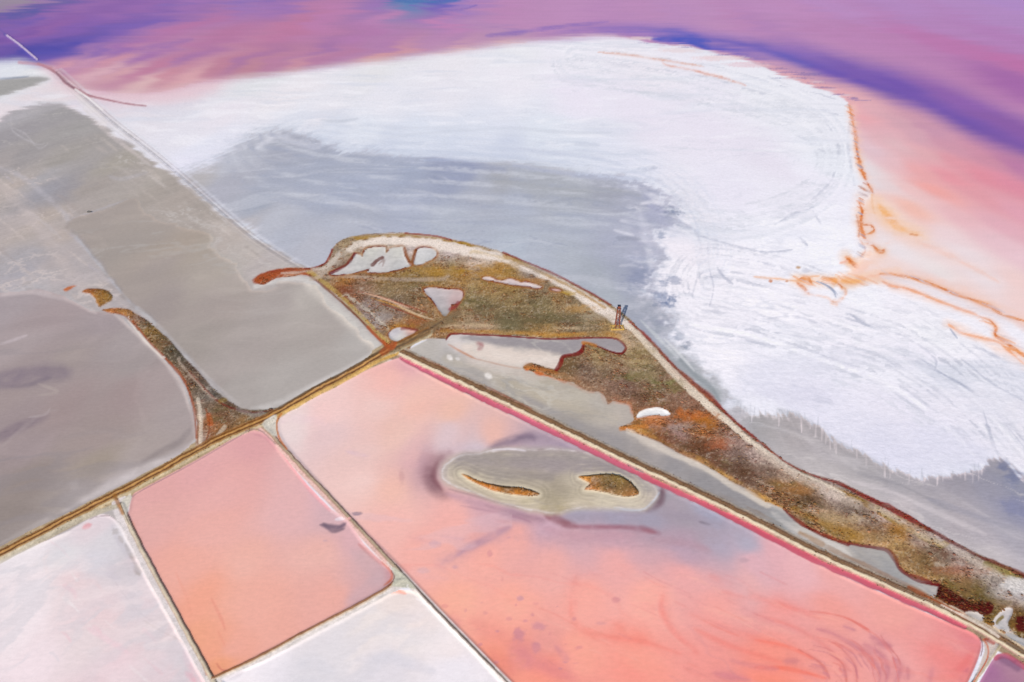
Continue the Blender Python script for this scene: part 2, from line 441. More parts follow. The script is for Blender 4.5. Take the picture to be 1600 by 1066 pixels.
# ---------------------------------------------------------------- grey mud north and east of the marsh
MUD = [(360,250,(190,194,206)),(400,230,(180,184,196)),(430,205,(190,194,205)),(450,230,(168,172,186)),(350,290,(176,178,190)),(450,270,(170,176,192)),
(400,320,(165,172,187)),(500,270,(168,175,192)),(550,300,(168,176,195)),(600,280,(170,178,197)),(650,270,(165,174,195)),(700,270,(150,158,182)),
(720,264,(148,156,184)),(650,320,(176,183,201)),(750,290,(173,178,191)),(780,275,(171,174,181)),(850,290,(173,178,187)),(800,320,(177,184,199)),
(700,350,(179,186,199)),(550,350,(179,184,197)),(450,370,(179,184,197)),(480,390,(183,186,197)),(430,350,(186,190,201)),(900,300,(173,178,187)),
(950,295,(166,170,183)),(1000,310,(172,176,192)),(1020,320,(170,174,199)),(900,350,(177,184,197)),(960,380,(174,179,197)),(1000,430,(156,163,186)),
(980,440,(164,170,187)),(930,430,(169,176,187)),(960,460,(173,180,189)),(850,400,(179,186,199)),(800,390,(181,190,203)),(900,410,(177,184,195)),
(1000,380,(181,184,203)),(1010,480,(165,170,183)),(1020,500,(160,166,181)),(1040,520,(165,172,185)),(1070,560,(160,166,172)),(1110,610,(165,172,176)),
(1130,640,(168,172,178)),(1160,650,(178,178,184)),(1200,660,(160,162,167)),(1250,670,(162,164,171)),(1230,700,(171,174,181)),(1300,700,(158,160,169)),
(1350,720,(162,166,175)),(1400,750,(160,164,175)),(1300,730,(177,180,187)),(1350,770,(179,182,189)),(1450,760,(155,158,171)),(1450,800,(169,172,183)),
(1500,760,(148,151,166)),(1550,770,(144,149,168)),(1590,765,(138,146,170)),(1560,724,(150,154,168)),(1590,748,(136,144,166)),(1500,820,(169,170,181)),(1550,840,(166,168,181)),
(1590,800,(136,143,170)),(1590,840,(161,165,181)),(1500,860,(181,184,193)),(1560,870,(186,188,197)),(1420,790,(179,180,189)),(1800,880,(150,155,178)),(310,280,(182,180,182)),(380,350,(186,184,188))]
MUDPOLY = [(292,276),(330,258),(355,238),(380,224),(402,212),(425,203),(445,207),(470,213),(500,226),(540,238),(580,242),(620,247),(665,250),(700,250),(760,256),
(800,257),(850,262),(900,270),(950,279),(1000,284),(1030,303),(1052,326),(1050,345),(1028,358),(1024,380),(1022,400),(1024,425),(1012,450),(1005,465),(1024,482),
(1040,502),(1058,532),(1088,560),(1112,592),(1132,628),(1160,643),(1200,646),(1240,654),(1280,668),(1300,690),(1340,707),(1370,724),(1410,738),(1450,745),(1500,741),
(1534,738),(1552,720),(1570,722),(1600,746),(1700,800),(2024,960),(2024,1200),(1600,960),(1200,770),(900,560),(600,470),(486,424),(400,368),(330,312)]
idx, sd = sdpoly(MUDPOLY, 2, 70)
right = sstep(1120, 1190, X[idx] * SX[idx] + CX)          # drip fringe only where the salt laps down over the east mud
mid = sstep(860, 1010, X[idx] * SX[idx] + CX) * (1 - right)
left = 1 - sstep(560, 680, UU[idx])
cen = (1 - left) * (1 - right) * (1 - mid)
sdn = sd + right * (8 * NV[idx] + 7 * N8[idx] + 4 * N2[idx]) + left * (9 * ND[idx] + 9 * N8[idx] + 5 * N2[idx]) + cen * (7 * NSF[idx] + 5 * NS[idx]) + mid * (14 * NS[idx] + 7 * ND[idx] + 26 * N8[idx] + 16 * N2[idx] + 8 * N30[idx])
soft = 5 + 7 * (1 - right) + 8 * mid
m = 1 - sstep(-soft, soft * 1.3, sdn)
# thin grey film on the salt in front of the mud
film = np.exp(-(np.clip(sdn, 0, None) / (16 + 14 * cen)) ** 2) * .45 * (1 - right * .6) * np.clip(.7 + .8 * NSF[idx], 0, 1.2)
mixc(idx, lin((196,202,220))[None, :], film)
k = m > 0.002
ii = idx[k]
mixc(ii, idw(MUD, ii), m[k])
RID[idx[m > 0.5]] = rid("mud_flat")
HGT[ii] = HGT[ii] * (1 - m[k]) + 0.06 * m[k]
M = np.nonzero(RID == rid("mud_flat"))[0]
bend = 22 * fbm(X[M] / 70, Y[M] / 50, 3, 149)
st = fbm((X[M] + bend) / 26, (Y[M] + .35 * X[M] * sstep(1050, 1300, UU[M]) * 1.6 + bend) / 6, 5, 151)
COL[M] *= (1 + 0.085 * st + 0.02 * NF[M] + .03 * N8[M])[:, None]
sl = sstep(0.2, 0.6, fbm((X[M] + bend) / 40 + 3, (Y[M] + .55 * X[M] * sstep(1050, 1300, UU[M]) + bend * 1.4) / 5, 5, 157))
mixc(M, lin((206,210,220))[None, :], 0.34 * sl)
veins(["mud_flat"], (148,156,178), 30, 9, .05, .4, 521, -.1, box=(560,1000,250,420))
veins(["mud_flat"], (206,210,216), 26, 4, .06, .45, 523, -.62, box=(1130,1700,640,900))
veins(["mud_flat"], (140,144,156), 30, 4, .05, .4, 527, -.62, box=(1130,1700,640,900))

# streaks of salt reaching into the mud and grey stains on the salt
for pts, w, c, a in [
  ([(400,232),(430,214),(460,222),(500,232)],6,(220,222,232),0.7),([(440,205),(470,215),(500,222)],4,(172,176,190),0.6),([(500,188),(530,190),(560,186)],3,(192,196,208),0.6),
  ([(520,230),(600,238),(700,240),(800,246)],5,(200,206,222),0.6),([(620,212),(700,206),(800,200)],3,(206,210,222),0.5),([(560,196),(650,200),(740,198),(830,206)],3,(208,212,224),0.5),
  ([(800,200),(850,205),(900,208),(955,208)],4,(202,206,218),0.55),([(810,232),(860,240),(920,246),(980,262)],6,(200,204,220),0.6),([(900,225),(935,228)],5,(196,200,214),0.5),
  ([(800,258),(860,268),(930,276),(1000,280)],5,(186,192,212),0.6),([(665,252),(700,252),(760,262),(790,268)],8,(142,150,180),0.5),([(680,262),(740,270)],12,(146,154,182),0.4),
  ([(760,278),(820,290),(880,296),(960,298),(1000,305)],8,(162,166,172),0.5),([(850,320),(900,310),(960,320)],3,(150,156,170),0.5),([(970,345),(1000,350),(1030,352)],4,(218,220,232),0.7),
  ([(960,360),(990,368)],4,(222,224,236),0.8),([(965,372),(1000,374)],5,(146,150,168),0.7),([(1000,320),(1020,316),(1035,322)],4,(228,228,238),0.8),([(1030,400),(1000,405),(975,400)],6,(200,204,220),0.6),
  ([(1000,330),(1010,370),(1020,400),(1010,440)],10,(214,216,230),0.45)]:
    brush(pts, w, c, soft=w * 0.7, a=a, ew=w * 0.5, en=NS, taper=True)
for (a, b, ru, rv, c, al) in [(1052,332,14,7,(120,130,158),0.8),(1045,325,16,5,(150,156,178),0.6),(1032,366,9,8,(150,158,182),0.6),(1000,435,20,14,(142,150,176),0.7),
    (998,455,16,6,(152,160,180),0.6),(1052,440,14,6,(120,132,164),0.75),(1038,444,8,5,(130,142,172),0.7),(1035,465,14,8,(130,142,172),0.7),(1048,468,8,9,(92,112,152),0.85),(1040,476,12,4,(96,114,152),0.8),
    (1030,395,9,6,(176,180,200),0.5),(1000,404,20,5,(160,166,190),0.5),(1075,500,8,10,(214,214,224),0.5),(1048,345,8,4,(186,190,206),0.5),(1044,500,14,6,(170,174,190),0.5),(1060,525,10,8,(160,166,184),0.6),
    (1075,540,10,6,(120,130,150),0.6),(1035,505,10,5,(140,146,168),0.5),(1566,728,9,9,(100,114,154),0.6),(1586,746,15,11,(100,114,156),0.55),(1592,790,26,14,(118,128,168),0.45)]:
    blob(a, b, ru, rv, c, al, 0.6, 0.7, N2)
# salt drawn out in curved bands, fingers and drips
rr_ = random.Random(11)
NB = [(380,226),(430,206),(500,226),(600,243),(700,249),(800,256),(900,267),(1000,283),(1045,308),(1075,345),(1085,390)]
for k_ in range(9):
    o_ = -4 - 6.5 * k_
    brush(NB[2:], rr_.uniform(1.5, 4.5), (196,203,220) if k_ % 2 else (216,220,232), soft=2.6, a=.5 - .035 * k_, ew=4.5, en=NSF, off=o_, tex=1.0, only=["salt_flat", "mud_flat"])
for k_ in range(9):
    o_ = 6 + 9 * k_
    brush(NB[1:], rr_.uniform(2, 5), (208,213,223) if k_ % 2 else (160,168,188), soft=3, a=.46 - .02 * k_, ew=7, en=NS, off=o_, tex=1.2, only=["mud_flat"])
for k_ in range(24):                                       # fingers of salt and wet mud by the eastern rim of the shallows
    y_ = rr_.uniform(296, 480)
    x_ = 1000 + 45 * math.exp(-((y_ - 345) / 45) ** 2) - 22 * math.exp(-((y_ - 420) / 40) ** 2) + rr_.uniform(-42, 26)
    l_ = rr_.uniform(22, 60); dy_ = rr_.uniform(.0, .32) * l_
    wh = rr_.random() < .6
    brush([(x_ - l_ / 2, y_ - dy_ / 2), (x_, y_ - dy_ * .1 + rr_.uniform(-2, 2)), (x_ + l_ / 2, y_ + dy_ / 2)], rr_.uniform(2, 6), (228,230,239) if wh else (146,154,178), soft=3.4, a=rr_.uniform(.25, .6), ew=4, taper=True, tex=1.2, n=3)
EB = [(1150,645),(1200,648),(1245,657),(1280,670),(1305,692),(1345,710),(1375,727),(1410,740),(1450,746),(1500,742),(1535,735)]
EBs = smooth(EB, 14)
for k_ in range(60):
    u_, v_ = EBs[rr_.randrange(len(EBs))]
    u_ += rr_.uniform(-3, 3)
    up_ = rr_.random() < .45
    l_ = rr_.uniform(5, 17)
    if up_:
        brush([(u_, v_ + 3), (u_ + rr_.uniform(-1, 1), v_ - l_)], rr_.uniform(.9, 2.0), (176,178,188), soft=1.1, a=rr_.uniform(.2, .6), taper=True, tex=.3, n=1)
    else:
        brush([(u_, v_ - 4), (u_ + rr_.uniform(-1, 1), v_ + l_)], rr_.uniform(.9, 2.2), (224,223,233), soft=1.2, a=rr_.uniform(.2, .75), taper=True, tex=.3, n=1)
AR = [(900,92),(1000,104),(1100,122),(1200,148),(1270,178),(1305,215),(1312,255),(1296,296),(1250,328),(1200,346),(1150,356),(1100,352),(1065,330)]
for k_ in range(12):
    brush(AR, rr_.uniform(1.2, 3.5), rr_.choice([(204,206,216), (214,216,226), (246,244,249)]), soft=1.8, a=rr_.uniform(.3, .65), ew=5, en=N2, off=-22 + 5.2 * k_ + rr_.uniform(-2, 2), tex=1.2, only=["salt_flat"])
SB = [(1110,440),(1180,452),(1250,474),(1320,500),(1400,528),(1480,578),(1545,636),(1605,706)]
for k_ in range(22):
    brush(SB, rr_.uniform(.9, 3.2), rr_.choice([(196,198,210), (206,208,218), (186,188,202), (248,246,250)]), soft=1.3, a=rr_.uniform(.3, .7), ew=5.5, en=N2, off=-62 + 7 * k_ + rr_.uniform(-3, 3), tex=1.3, only=["salt_flat"])
blob(1255,575,90,26,(222,220,234),.55,.8,.5,N8,only=["salt_flat"]); blob(1400,690,130,34,(218,216,232),.6,.8,.5,N8,only=["salt_flat"]); blob(1240,615,70,18,(214,212,228),.5,.8,.5,N8,only=["salt_flat"])
# darker slope lines east of the marsh
for pts, w, c, a in [([(1215,640),(1260,662),(1300,690),(1350,716),(1400,742)],9,(150,152,160),0.5),([(1180,664),(1230,674),(1290,700),(1340,735)],6,(188,192,200),0.5),
   ([(1330,752),(1400,772),(1460,800),(1540,835)],6,(196,198,208),0.6),([(1340,740),(1410,760),(1480,795)],4,(140,144,156),0.5),([(1450,780),(1520,805),(1590,830)],7,(140,146,166),0.5),
   ([(1060,560),(1090,590),(1110,605),(1125,628)],5,(136,144,150),0.7),([(1038,530),(1060,552),(1085,580)],3,(214,218,222),0.8),([(1000,500),(1030,530),(1060,560)],4,(206,212,216),0.6)]:
    brush(pts, w, c, soft=w * 0.6, a=a, ew=w * 0.45, en=N8, taper=True)
# grey creases on the white salt, right
for pts, w, a in [([(1095,370),(1150,385),(1200,395),(1240,390)],1.6,.5),([(1105,380),(1108,420),(1115,450),(1108,480)],2,.4),([(1118,415),(1130,432),(1145,445)],2.4,.6),
   ([(1140,320),(1170,335),(1200,330)],1.4,.35),([(1210,352),(1240,335),(1270,325)],2,.4),([(1250,372),(1262,385)],3,.5),([(1300,315),(1320,322)],2,.4),([(1270,330),(1282,350)],2,.45),
   ([(1190,410),(1215,418)],3,.5),([(1240,470),(1270,480),(1300,492),(1330,500),(1370,515),(1400,520),(1450,535)],1.8,.55),([(1310,478),(1340,500),(1380,515),(1430,530)],2.2,.6),
   ([(1340,462),(1380,478),(1420,492)],2.4,.45),([(1440,498),(1470,510),(1492,525)],2.6,.5),([(1480,510),(1492,528),(1505,540)],3.4,.7),([(1360,525),(1420,550),(1480,590),(1530,620),(1600,690)],2.0,.6),
   ([(1390,545),(1450,575),(1500,600),(1550,640),(1600,700)],1.5,.5),([(1420,530),(1460,560),(1460,580)],1.6,.4),([(1500,560),(1550,600),(1605,630)],2,.5),([(1520,540),(1560,560),(1600,585)],3,.6),
   ([(1210,520),(1240,525),(1260,530)],1.8,.45),([(1150,530),(1200,540),(1260,545)],1.2,.35),([(1190,500),(1240,495),(1290,510)],1.2,.4),([(1230,600),(1270,622),(1300,628)],8,.3),([(1535,640),(1550,690),(1560,715)],3,.5),
   ([(1050,340),(1085,360),(1095,400),(1080,470)],2.5,.3),([(1290,190),(1310,230),(1300,280),(1260,320)],2,.3),([(1330,180),(1325,230),(1335,290)],3,.3),([(1280,170),(1310,180)],1.5,.4),
   ([(1180,200),(1240,210),(1290,240)],1.5,.25),([(1200,120),(1270,150),(1310,160)],2,.35),([(900,95),(1000,105),(1100,120),(1200,150)],1.5,.25),([(1000,88),(1100,100),(1200,128)],1.2,.3),([(1220,135),(1280,148),(1318,160)],1.2,.5)]:
    brush(pts, w * 1.4, (158,163,184), soft=1.5, a=a * 1.0, ew=2.4, en=N2, taper=True, brk=0.3, only=["salt_flat"])
# orange algae: soft bleeding first, then the lines by the lake shore
for pts, w, c, a in [([(1330,170),(1338,215),(1343,258),(1356,290)],12,(244,206,186),.5),([(1345,310),(1347,350),(1356,378),(1374,394)],18,(246,204,172),.55),([(1245,438),(1290,440),(1340,436),(1400,430)],14,(247,206,168),.6),([(1380,432),(1450,444),(1520,470),(1600,502)],16,(243,200,178),.6),
   ([(1395,446),(1470,470),(1540,496),(1560,520),(1605,562)],13,(245,204,182),.5),([(1320,400),(1335,414),(1360,400)],14,(247,200,156),.5),([(1370,320),(1395,348),(1440,368)],18,(246,200,150),.45),([(1480,506),(1530,528),(1600,572)],10,(246,206,182),.5)]:
    brush(pts, w, c, soft=w * .8, a=a, ew=w * .4, en=N2, tex=.8)
OR, PK = (228,140,62), (238,178,158)
for pts, w, c, a in [([(1326,160),(1332,190),(1338,215),(1340,245),(1348,270)],2.5,(226,150,110),.85),([(1335,215),(1340,240),(1347,268),(1352,280)],3,(228,150,90),.8),
   ([(1345,262),(1352,280),(1364,302)],2.2,(214,130,80),.85),([(1342,292),(1355,300),(1366,302)],1.4,(170,120,110),.7),([(1340,300),(1356,308)],1.2,(150,120,130),.6),([(1362,302),(1364,325),(1368,335)],2,(238,190,150),.8),
   ([(1342,318),(1347,330),(1345,345),(1346,358),(1352,375),(1365,385),(1374,394)],3.6,(222,132,66),.9),([(1338,335),(1342,355),(1342,372)],2,(206,140,110),.7),([(1348,352),(1360,352),(1366,360),(1356,366)],2,(228,150,90),.8),
   ([(1340,370),(1348,382),(1352,392),(1345,402)],2,(222,150,120),.7),([(1322,403),(1332,412),(1340,420)],4.5,OR,.95),([(1366,388),(1376,394),(1382,390)],5,(218,130,40),.85),([(1312,412),(1325,408)],2,PK,.6),
   ([(1178,433),(1200,435),(1230,438),(1250,440),(1262,434),(1280,432)],1.4,(236,170,110),.85),([(1245,442),(1255,450),(1264,460)],4,OR,.9),([(1250,436),(1262,436),(1268,444)],4,(226,140,60),.9),
   ([(1285,434),(1305,440),(1318,452),(1322,460)],3,(224,150,90),.9),([(1300,438),(1308,442)],6,(232,150,30),.9),([(1312,440),(1335,440),(1352,436)],7,(244,180,110),.8),([(1350,434),(1372,430),(1400,428),(1430,432)],4,(240,190,165),.7),
   ([(1375,428),(1400,430),(1430,436),(1460,446),(1500,462),(1530,472),(1545,478),(1560,490),(1600,502)],2.4,(226,150,96),.9),([(1535,474),(1550,480),(1565,490)],3.6,(222,130,40),.8),
   ([(1378,440),(1395,448),(1420,452),(1450,464),(1480,476),(1520,490),(1545,500),(1556,512),(1552,522)],2.4,(232,168,140),.9),([(1545,500),(1556,512),(1555,524),(1570,535),(1590,550),(1610,565)],3.4,(224,130,40),.9),
   ([(1482,508),(1500,520),(1530,528),(1560,536),(1580,552),(1600,570)],2.6,(238,160,110),.8),([(1322,460),(1310,472),(1300,470)],2,(238,190,170),.7),([(1298,472),(1308,478)],3,(226,150,80),.8),([(1265,460),(1290,465),(1300,472)],1.6,(244,200,180),.7),
   ([(1372,318),(1380,330),(1392,346),(1410,360),(1440,366)],7,(242,180,112),.75),([(1385,335),(1400,348)],7,(240,165,80),.55),([(1420,366),(1435,368)],3,(240,175,90),.7),([(1360,392),(1350,415),(1332,428)],10,(245,205,188),.6),
   ([(1385,380),(1420,372),(1450,385),(1500,408),(1560,440)],5,(240,200,186),.5),([(935,82),(980,86),(1020,92),(1060,98),(1100,105)],1.4,(214,150,120),.6),([(1035,98),(1045,103),(1085,110),(1100,115),(1130,122),(1165,134)],1.5,(220,158,140),.7)]:
    strong = c[2] <= 100 and w < 6
    brush(pts, w * 2.6 + 1, tuple(int(.5 * q_ + .5 * b_) for q_, b_ in zip(c, (246,214,196))), soft=w * 1.2 + 1, a=a * .6, ew=w * .6 + 1.5, en=N2, taper=True, tex=1.0)
    brush(pts, w * 1.3, c, soft=max(1.1, w * 0.5), a=min(1, a * 1.08), ew=w * 0.5 + 1.6, en=N2, taper=True, tex=.9)
    if strong:
        brush(pts, w * .8, (206,106,34), soft=.9, a=.8, ew=1.6, en=NF, taper=True, brk=.25, bn=N2, tex=.6)
for pts, w in [([(1275,440),(1290,446),(1302,456),(1306,466)],2.6),([(1282,442),(1298,450),(1309,462)],1.6),([(1484,514),(1490,522),(1496,530)],2.2)]:
    brush(pts, w, (128,142,172), soft=1, a=0.75, taper=True)
for k_ in range(44):
    t_ = rr_.random()
    q_ = smooth([(1328,165),(1334,195),(1339,225),(1343,255),(1352,282),(1346,318),(1346,350),(1350,375),(1345,402)], 12)
    u_, v_ = q_[int(t_ * (len(q_) - 1))]
    l_ = rr_.uniform(4, 13); g_ = rr_.random()
    brush([(u_ - l_ * .7, v_ - l_ * .35), (u_ + l_ * .4, v_ + l_ * .25)], rr_.uniform(1, 2), (224,134,70) if g_ < .6 else ((176,140,132) if g_ < .85 else (158,164,190)), soft=.8, a=rr_.uniform(.5, .95), taper=True, tex=.3, n=1)
for ln_ in ([(1375,428),(1430,436),(1500,462),(1545,478),(1600,502)], [(1395,448),(1450,464),(1520,490),(1556,514),(1590,550)], [(1250,440),(1300,440),(1350,434)]):
    q_ = smooth(ln_, 14)
    for k_ in range(16):
        u_, v_ = q_[rr_.randrange(len(q_))]
        l_ = rr_.uniform(8, 26)
        brush([(u_ - l_, v_ - l_ * .42 + rr_.uniform(-2, 4)), (u_, v_ + rr_.uniform(-1.5, 2.5)), (u_ + l_, v_ + l_ * .42)], rr_.uniform(1, 2.6), rr_.choice([(228,140,66), (236,170,130), (232,156,100), (206,196,206)]), soft=1, a=rr_.uniform(.4, .9), ew=1.4, taper=True, tex=.6, n=3)
blob(1204,440,3,2.5,(200,120,60),.9,.5); blob(1229,440,3,2,(206,140,90),.9,.5); blob(1247,419,4,2.5,(190,150,110),.9,.5); blob(1258,424,6,4,(190,190,205),.6,.6)
# pale brine rim below the orange streaks
brush([(1378,432),(1430,446),(1480,466),(1540,490),(1580,510)], 9, (226,222,232), soft=6, a=0.55, taper=True)

# ---------------------------------------------------------------- west flats
WEST = [(20,130,(170,170,168)),(60,125,(178,178,172)),(40,178,(188,186,190)),(60,172,(176,174,176)),(100,172,(170,168,168)),(120,200,(172,170,168)),(180,222,(172,168,165)),
(20,210,(165,162,165)),(50,240,(165,162,162)),(100,250,(170,166,160)),(200,250,(175,170,160)),(250,270,(182,176,168)),(20,250,(178,172,170)),(10,300,(190,182,176)),(30,290,(192,181,172)),
(60,280,(180,180,184)),(80,300,(165,165,172)),(110,300,(162,160,165)),(150,290,(175,168,162)),(200,290,(180,174,168)),(250,300,(176,169,161)),(300,310,(181,173,165)),(330,320,(176,169,161)),
(20,350,(189,181,178)),(60,340,(191,181,172)),(40,400,(180,178,182)),(90,370,(191,181,174)),(100,400,(186,179,178)),(30,430,(180,178,184)),(120,420,(188,182,182)),(60,450,(191,189,192)),
(370,360,(192,184,177)),(400,390,(194,188,182)),(420,402,(192,186,184)),(280,350,(184,177,170)),(440,412,(196,190,186)),(200,480,(186,180,180)),(300,560,(190,186,186)),(0,460,(188,184,188)),(-250,350,(186,179,176)),(-250,220,(168,164,166))]
area("west_flat", [(-420,240),(-100,205),(0,186),(22,174),(60,163),(92,160),(112,168),(140,186),(162,200),(204,228),(250,262),(300,292),(340,328),(400,372),(470,414),(485,430),(600,540),(400,700),(-420,1100)],
     WEST, soft=5, ew=8, en=NS, n=2, height=0.10)
area("west_flat", [(-420,140),(-60,130),(20,122),(60,120),(78,124),(60,131),(20,145),(-60,160),(-420,190)], (172,172,169), soft=4, ew=3, en=NS, n=2)
brush([(-40,126),(10,123),(45,120)], 2.4, (120,134,160), soft=1.5, a=.6, taper=True)
for k_ in range(60):
    u_, v_ = rr_.uniform(-60, 200), rr_.uniform(255, 470)
    if u_ > 60 + (v_ - 255) * .75: continue
    l_ = rr_.uniform(15, 60)
    brush([(u_, v_), (u_ + l_ * .5, v_ + l_ * .42 + rr_.uniform(-4, 4)), (u_ + l_, v_ + l_ * .8)], rr_.uniform(1.2, 6), rr_.choice([(208,196,190), (204,198,198), (172,162,158), (214,204,198), (186,182,190)]), soft=2.5, a=rr_.uniform(.25, .55), ew=3.5, taper=True, tex=1, n=3, only=["west_flat"])
for k_ in range(40):
    t_ = rr_.random()
    u_, v_ = 150 + 330 * t_ - rr_.uniform(6, 90) * (1 - .3 * t_), 190 + 225 * t_ + rr_.uniform(-4, 30)
    l_ = rr_.uniform(12, 46)
    brush([(u_, v_), (u_ + l_ * .5, v_ + l_ * .3), (u_ + l_, v_ + l_ * .72)], rr_.uniform(1, 5), rr_.choice([(206,198,190), (198,190,184), (166,158,152), (212,206,200)]), soft=2.5, a=rr_.uniform(.2, .5), ew=3.5, taper=True, tex=1, n=3, only=["west_flat"])
for pts, w, c, a in [([(0,262),(40,280),(75,310),(105,340),(120,372),(150,405),(185,450)],7,(196,194,200),.5),([(20,200),(40,210),(60,232),(75,225)],2,(205,203,206),.4),([(18,180),(20,205),(55,225),(70,225)],2,(200,198,202),.5),
   ([(110,342),(130,336),(160,326),(200,312)],2.4,(196,194,202),.6),([(0,290),(40,330),(90,400),(130,450),(170,480)],14,(206,196,192),.45),([(0,340),(50,350),(110,400)],10,(198,190,188),.35),([(0,440),(80,440),(140,432),(190,440)],10,(200,192,192),.45),
   ([(130,170),(150,190),(165,205),(200,232),(235,258)],5,(214,206,204),.6),([(120,150),(150,178),(165,195)],9,(228,220,220),.7),([(345,372),(335,385),(335,398),(355,410),(372,420),(376,440),(395,450)],6,(200,194,190),.55),([(170,275),(190,280),(230,270)],5,(188,186,190),.5)]:
    brush(pts, w, c, soft=w * .6, a=a, ew=w * .5, en=N2, taper=True, only=["west_flat", "salt_flat"])
W_ = np.nonzero(RID == rid("west_flat"))[0]
sc_ = fbm((X[W_] - .7 * Y[W_]) / 3, (Y[W_] + .5 * X[W_]) / 16, 4, 161)
COL[W_] *= (1 + 0.07 * sc_ + 0.05 * N2[W_] + .04 * N8[W_])[:, None] * np.array([.95, .92, .92])
veins(["west_flat"], (212,200,196), 9, 5, .10, .6, 531, .5, box=(-400,210,250,500))
veins(["west_flat"], (158,152,152), 8, 4, .08, .4, 533, .9, box=(-400,210,250,500))
veins(["west_flat"], (204,198,194), 14, 5, .08, .5, 535, -.7, box=(180,500,240,440))
veins(["west_flat"], (196,190,186), 24, 8, .06, .4, 537, .3, box=(-400,260,150,330))

# ---------------------------------------------------------------- still grey ponds
GN = [(150,340,(165,157,152)),(250,335,(169,161,155)),(200,380,(163,156,151)),(280,380,(171,161,151)),(250,420,(165,157,153)),(330,372,(172,164,154)),(350,420,(174,167,160)),(380,440,(174,167,162)),
(250,480,(161,153,151)),(350,480,(167,159,156)),(420,480,(169,163,161)),(480,470,(179,175,171)),(300,550,(163,157,153)),(400,550,(167,161,159)),(500,520,(171,166,163)),(560,535,(178,176,174)),(380,610,(170,166,164)),(450,600,(175,172,170)),(350,600,(168,162,160))]
area("grey_pond_north", [(104,346),(140,334),(180,322),(212,310),(225,335),(262,350),(310,356),(332,366),(330,385),(345,402),(368,412),(376,430),(388,446),(410,450),(440,440),(468,436),(482,440),(510,466),(545,500),(575,526),(593,546),
 (560,572),(500,604),(440,634),(400,642),(372,634),(340,608),(300,568),(270,534),(245,508),(215,482),(190,458),(150,408),(120,372)], GN, soft=9, ew=12, en=N8, n=2, height=0.0)
GS = [(20,480,(166,161,165)),(80,500,(163,155,157)),(150,505,(161,155,158)),(30,540,(168,162,164)),(100,560,(161,155,153)),(200,535,(163,159,160)),(220,570,(161,157,157)),(50,575,(158,151,152)),(10,620,(158,150,150)),
(20,660,(156,148,150)),(100,640,(159,149,149)),(200,620,(159,149,149)),(250,600,(165,158,158)),(280,650,(165,160,160)),(150,680,(159,151,149)),(150,720,(159,153,143)),(220,700,(166,161,159)),(50,750,(148,142,138)),
(120,760,(168,164,162)),(20,800,(145,140,136)),(100,790,(152,148,144)),(180,745,(178,176,178)),(80,830,(168,166,166)),(10,850,(150,146,144)),(-200,700,(150,143,142)),(50,700,(158,150,152))]
area("grey_pond_south", [(-420,470),(0,458),(60,452),(100,463),(140,485),(180,491),(204,510),(234,540),(260,566),(285,600),(298,640),(304,684),(280,712),(230,738),(180,764),(125,792),(60,824),(0,856),(-420,1075)],
     GS, soft=2.5, ew=2.5, en=N8, n=2, height=0.0)
for pts, w, c, a in [([(-60,600),(0,596),(50,588),(85,582),(105,584)],20,(128,120,134),.75),([(-40,690),(0,684),(20,672),(45,660),(75,650)],11,(122,112,126),.7),([(0,605),(40,602),(80,590)],5,(112,106,122),.4),
   ([(222,722),(250,706),(280,690),(296,672)],7,(130,126,128),.6),([(60,600),(90,612),(60,618)],4,(176,170,166),.5),([(45,652),(70,648),(78,638)],3,(196,192,198),.5),([(0,538),(25,530),(42,524)],3,(200,196,202),.6),([(100,800),(160,766),(220,736),(290,706),(306,690)],11,(204,204,206),.75),
   ([(0,850),(60,820),(110,796)],6,(180,178,176),.5),([(60,830),(110,780),(150,760)],14,(182,180,180),.45),([(180,492),(215,522),(255,562),(282,600),(298,645)],6,(192,190,190),.6),([(60,460),(110,470),(150,490)],5,(196,192,194),.5),
   ([(0,462),(40,457),(80,459)],5,(200,196,198),.5),([(112,757),(122,762)],14,(190,188,188),.5),([(0,700),(60,650),(90,640)],4,(170,164,164),.4)]:
    brush(pts, w, c, soft=w * .7, a=a, ew=w * .3, en=NS, taper=True, only=["grey_pond_south", "west_flat"])
for pts, w, c, a in [([(215,482),(245,508),(270,534),(300,566),(340,606),(372,632)],5,(196,194,196),.6),([(410,640),(450,626),(500,600),(560,570),(592,548)],9,(206,206,206),.8),([(395,640),(420,636)],6,(206,206,206),.5),([(484,444),(520,478),(560,516),(590,544)],13,(208,204,198),.8),
   ([(400,448),(430,440),(465,436),(484,442)],6,(214,210,206),.8),([(120,372),(150,408),(190,458),(214,482)],3,(186,186,192),.5),([(330,368),(335,392),(372,414),(380,440)],4,(188,182,176),.5)]:
    brush(pts, w, c, soft=w * .7, a=a, ew=w * .2, en=N8, only=["grey_pond_north", "west_flat"])
for nm, sd_ in (("grey_pond_north", 171), ("grey_pond_south", 181)):
    q = np.nonzero(RID == rid(nm))[0]
    t = fbm((X[q] + 0.5 * Y[q]) / 24, (Y[q] - 0.4 * X[q]) / 7, 5, sd_)
    COL[q] *= (1 + 0.07 * t)[:, None]
    sc = sstep(0.0, 0.7, 1 - np.abs(fbm((X[q] + WX[q]) / 30, (Y[q] + WY[q]) / 22, 3, sd_ + 5)) * 8)
    COL[q] *= (1 + 0.04 * sc)[:, None]

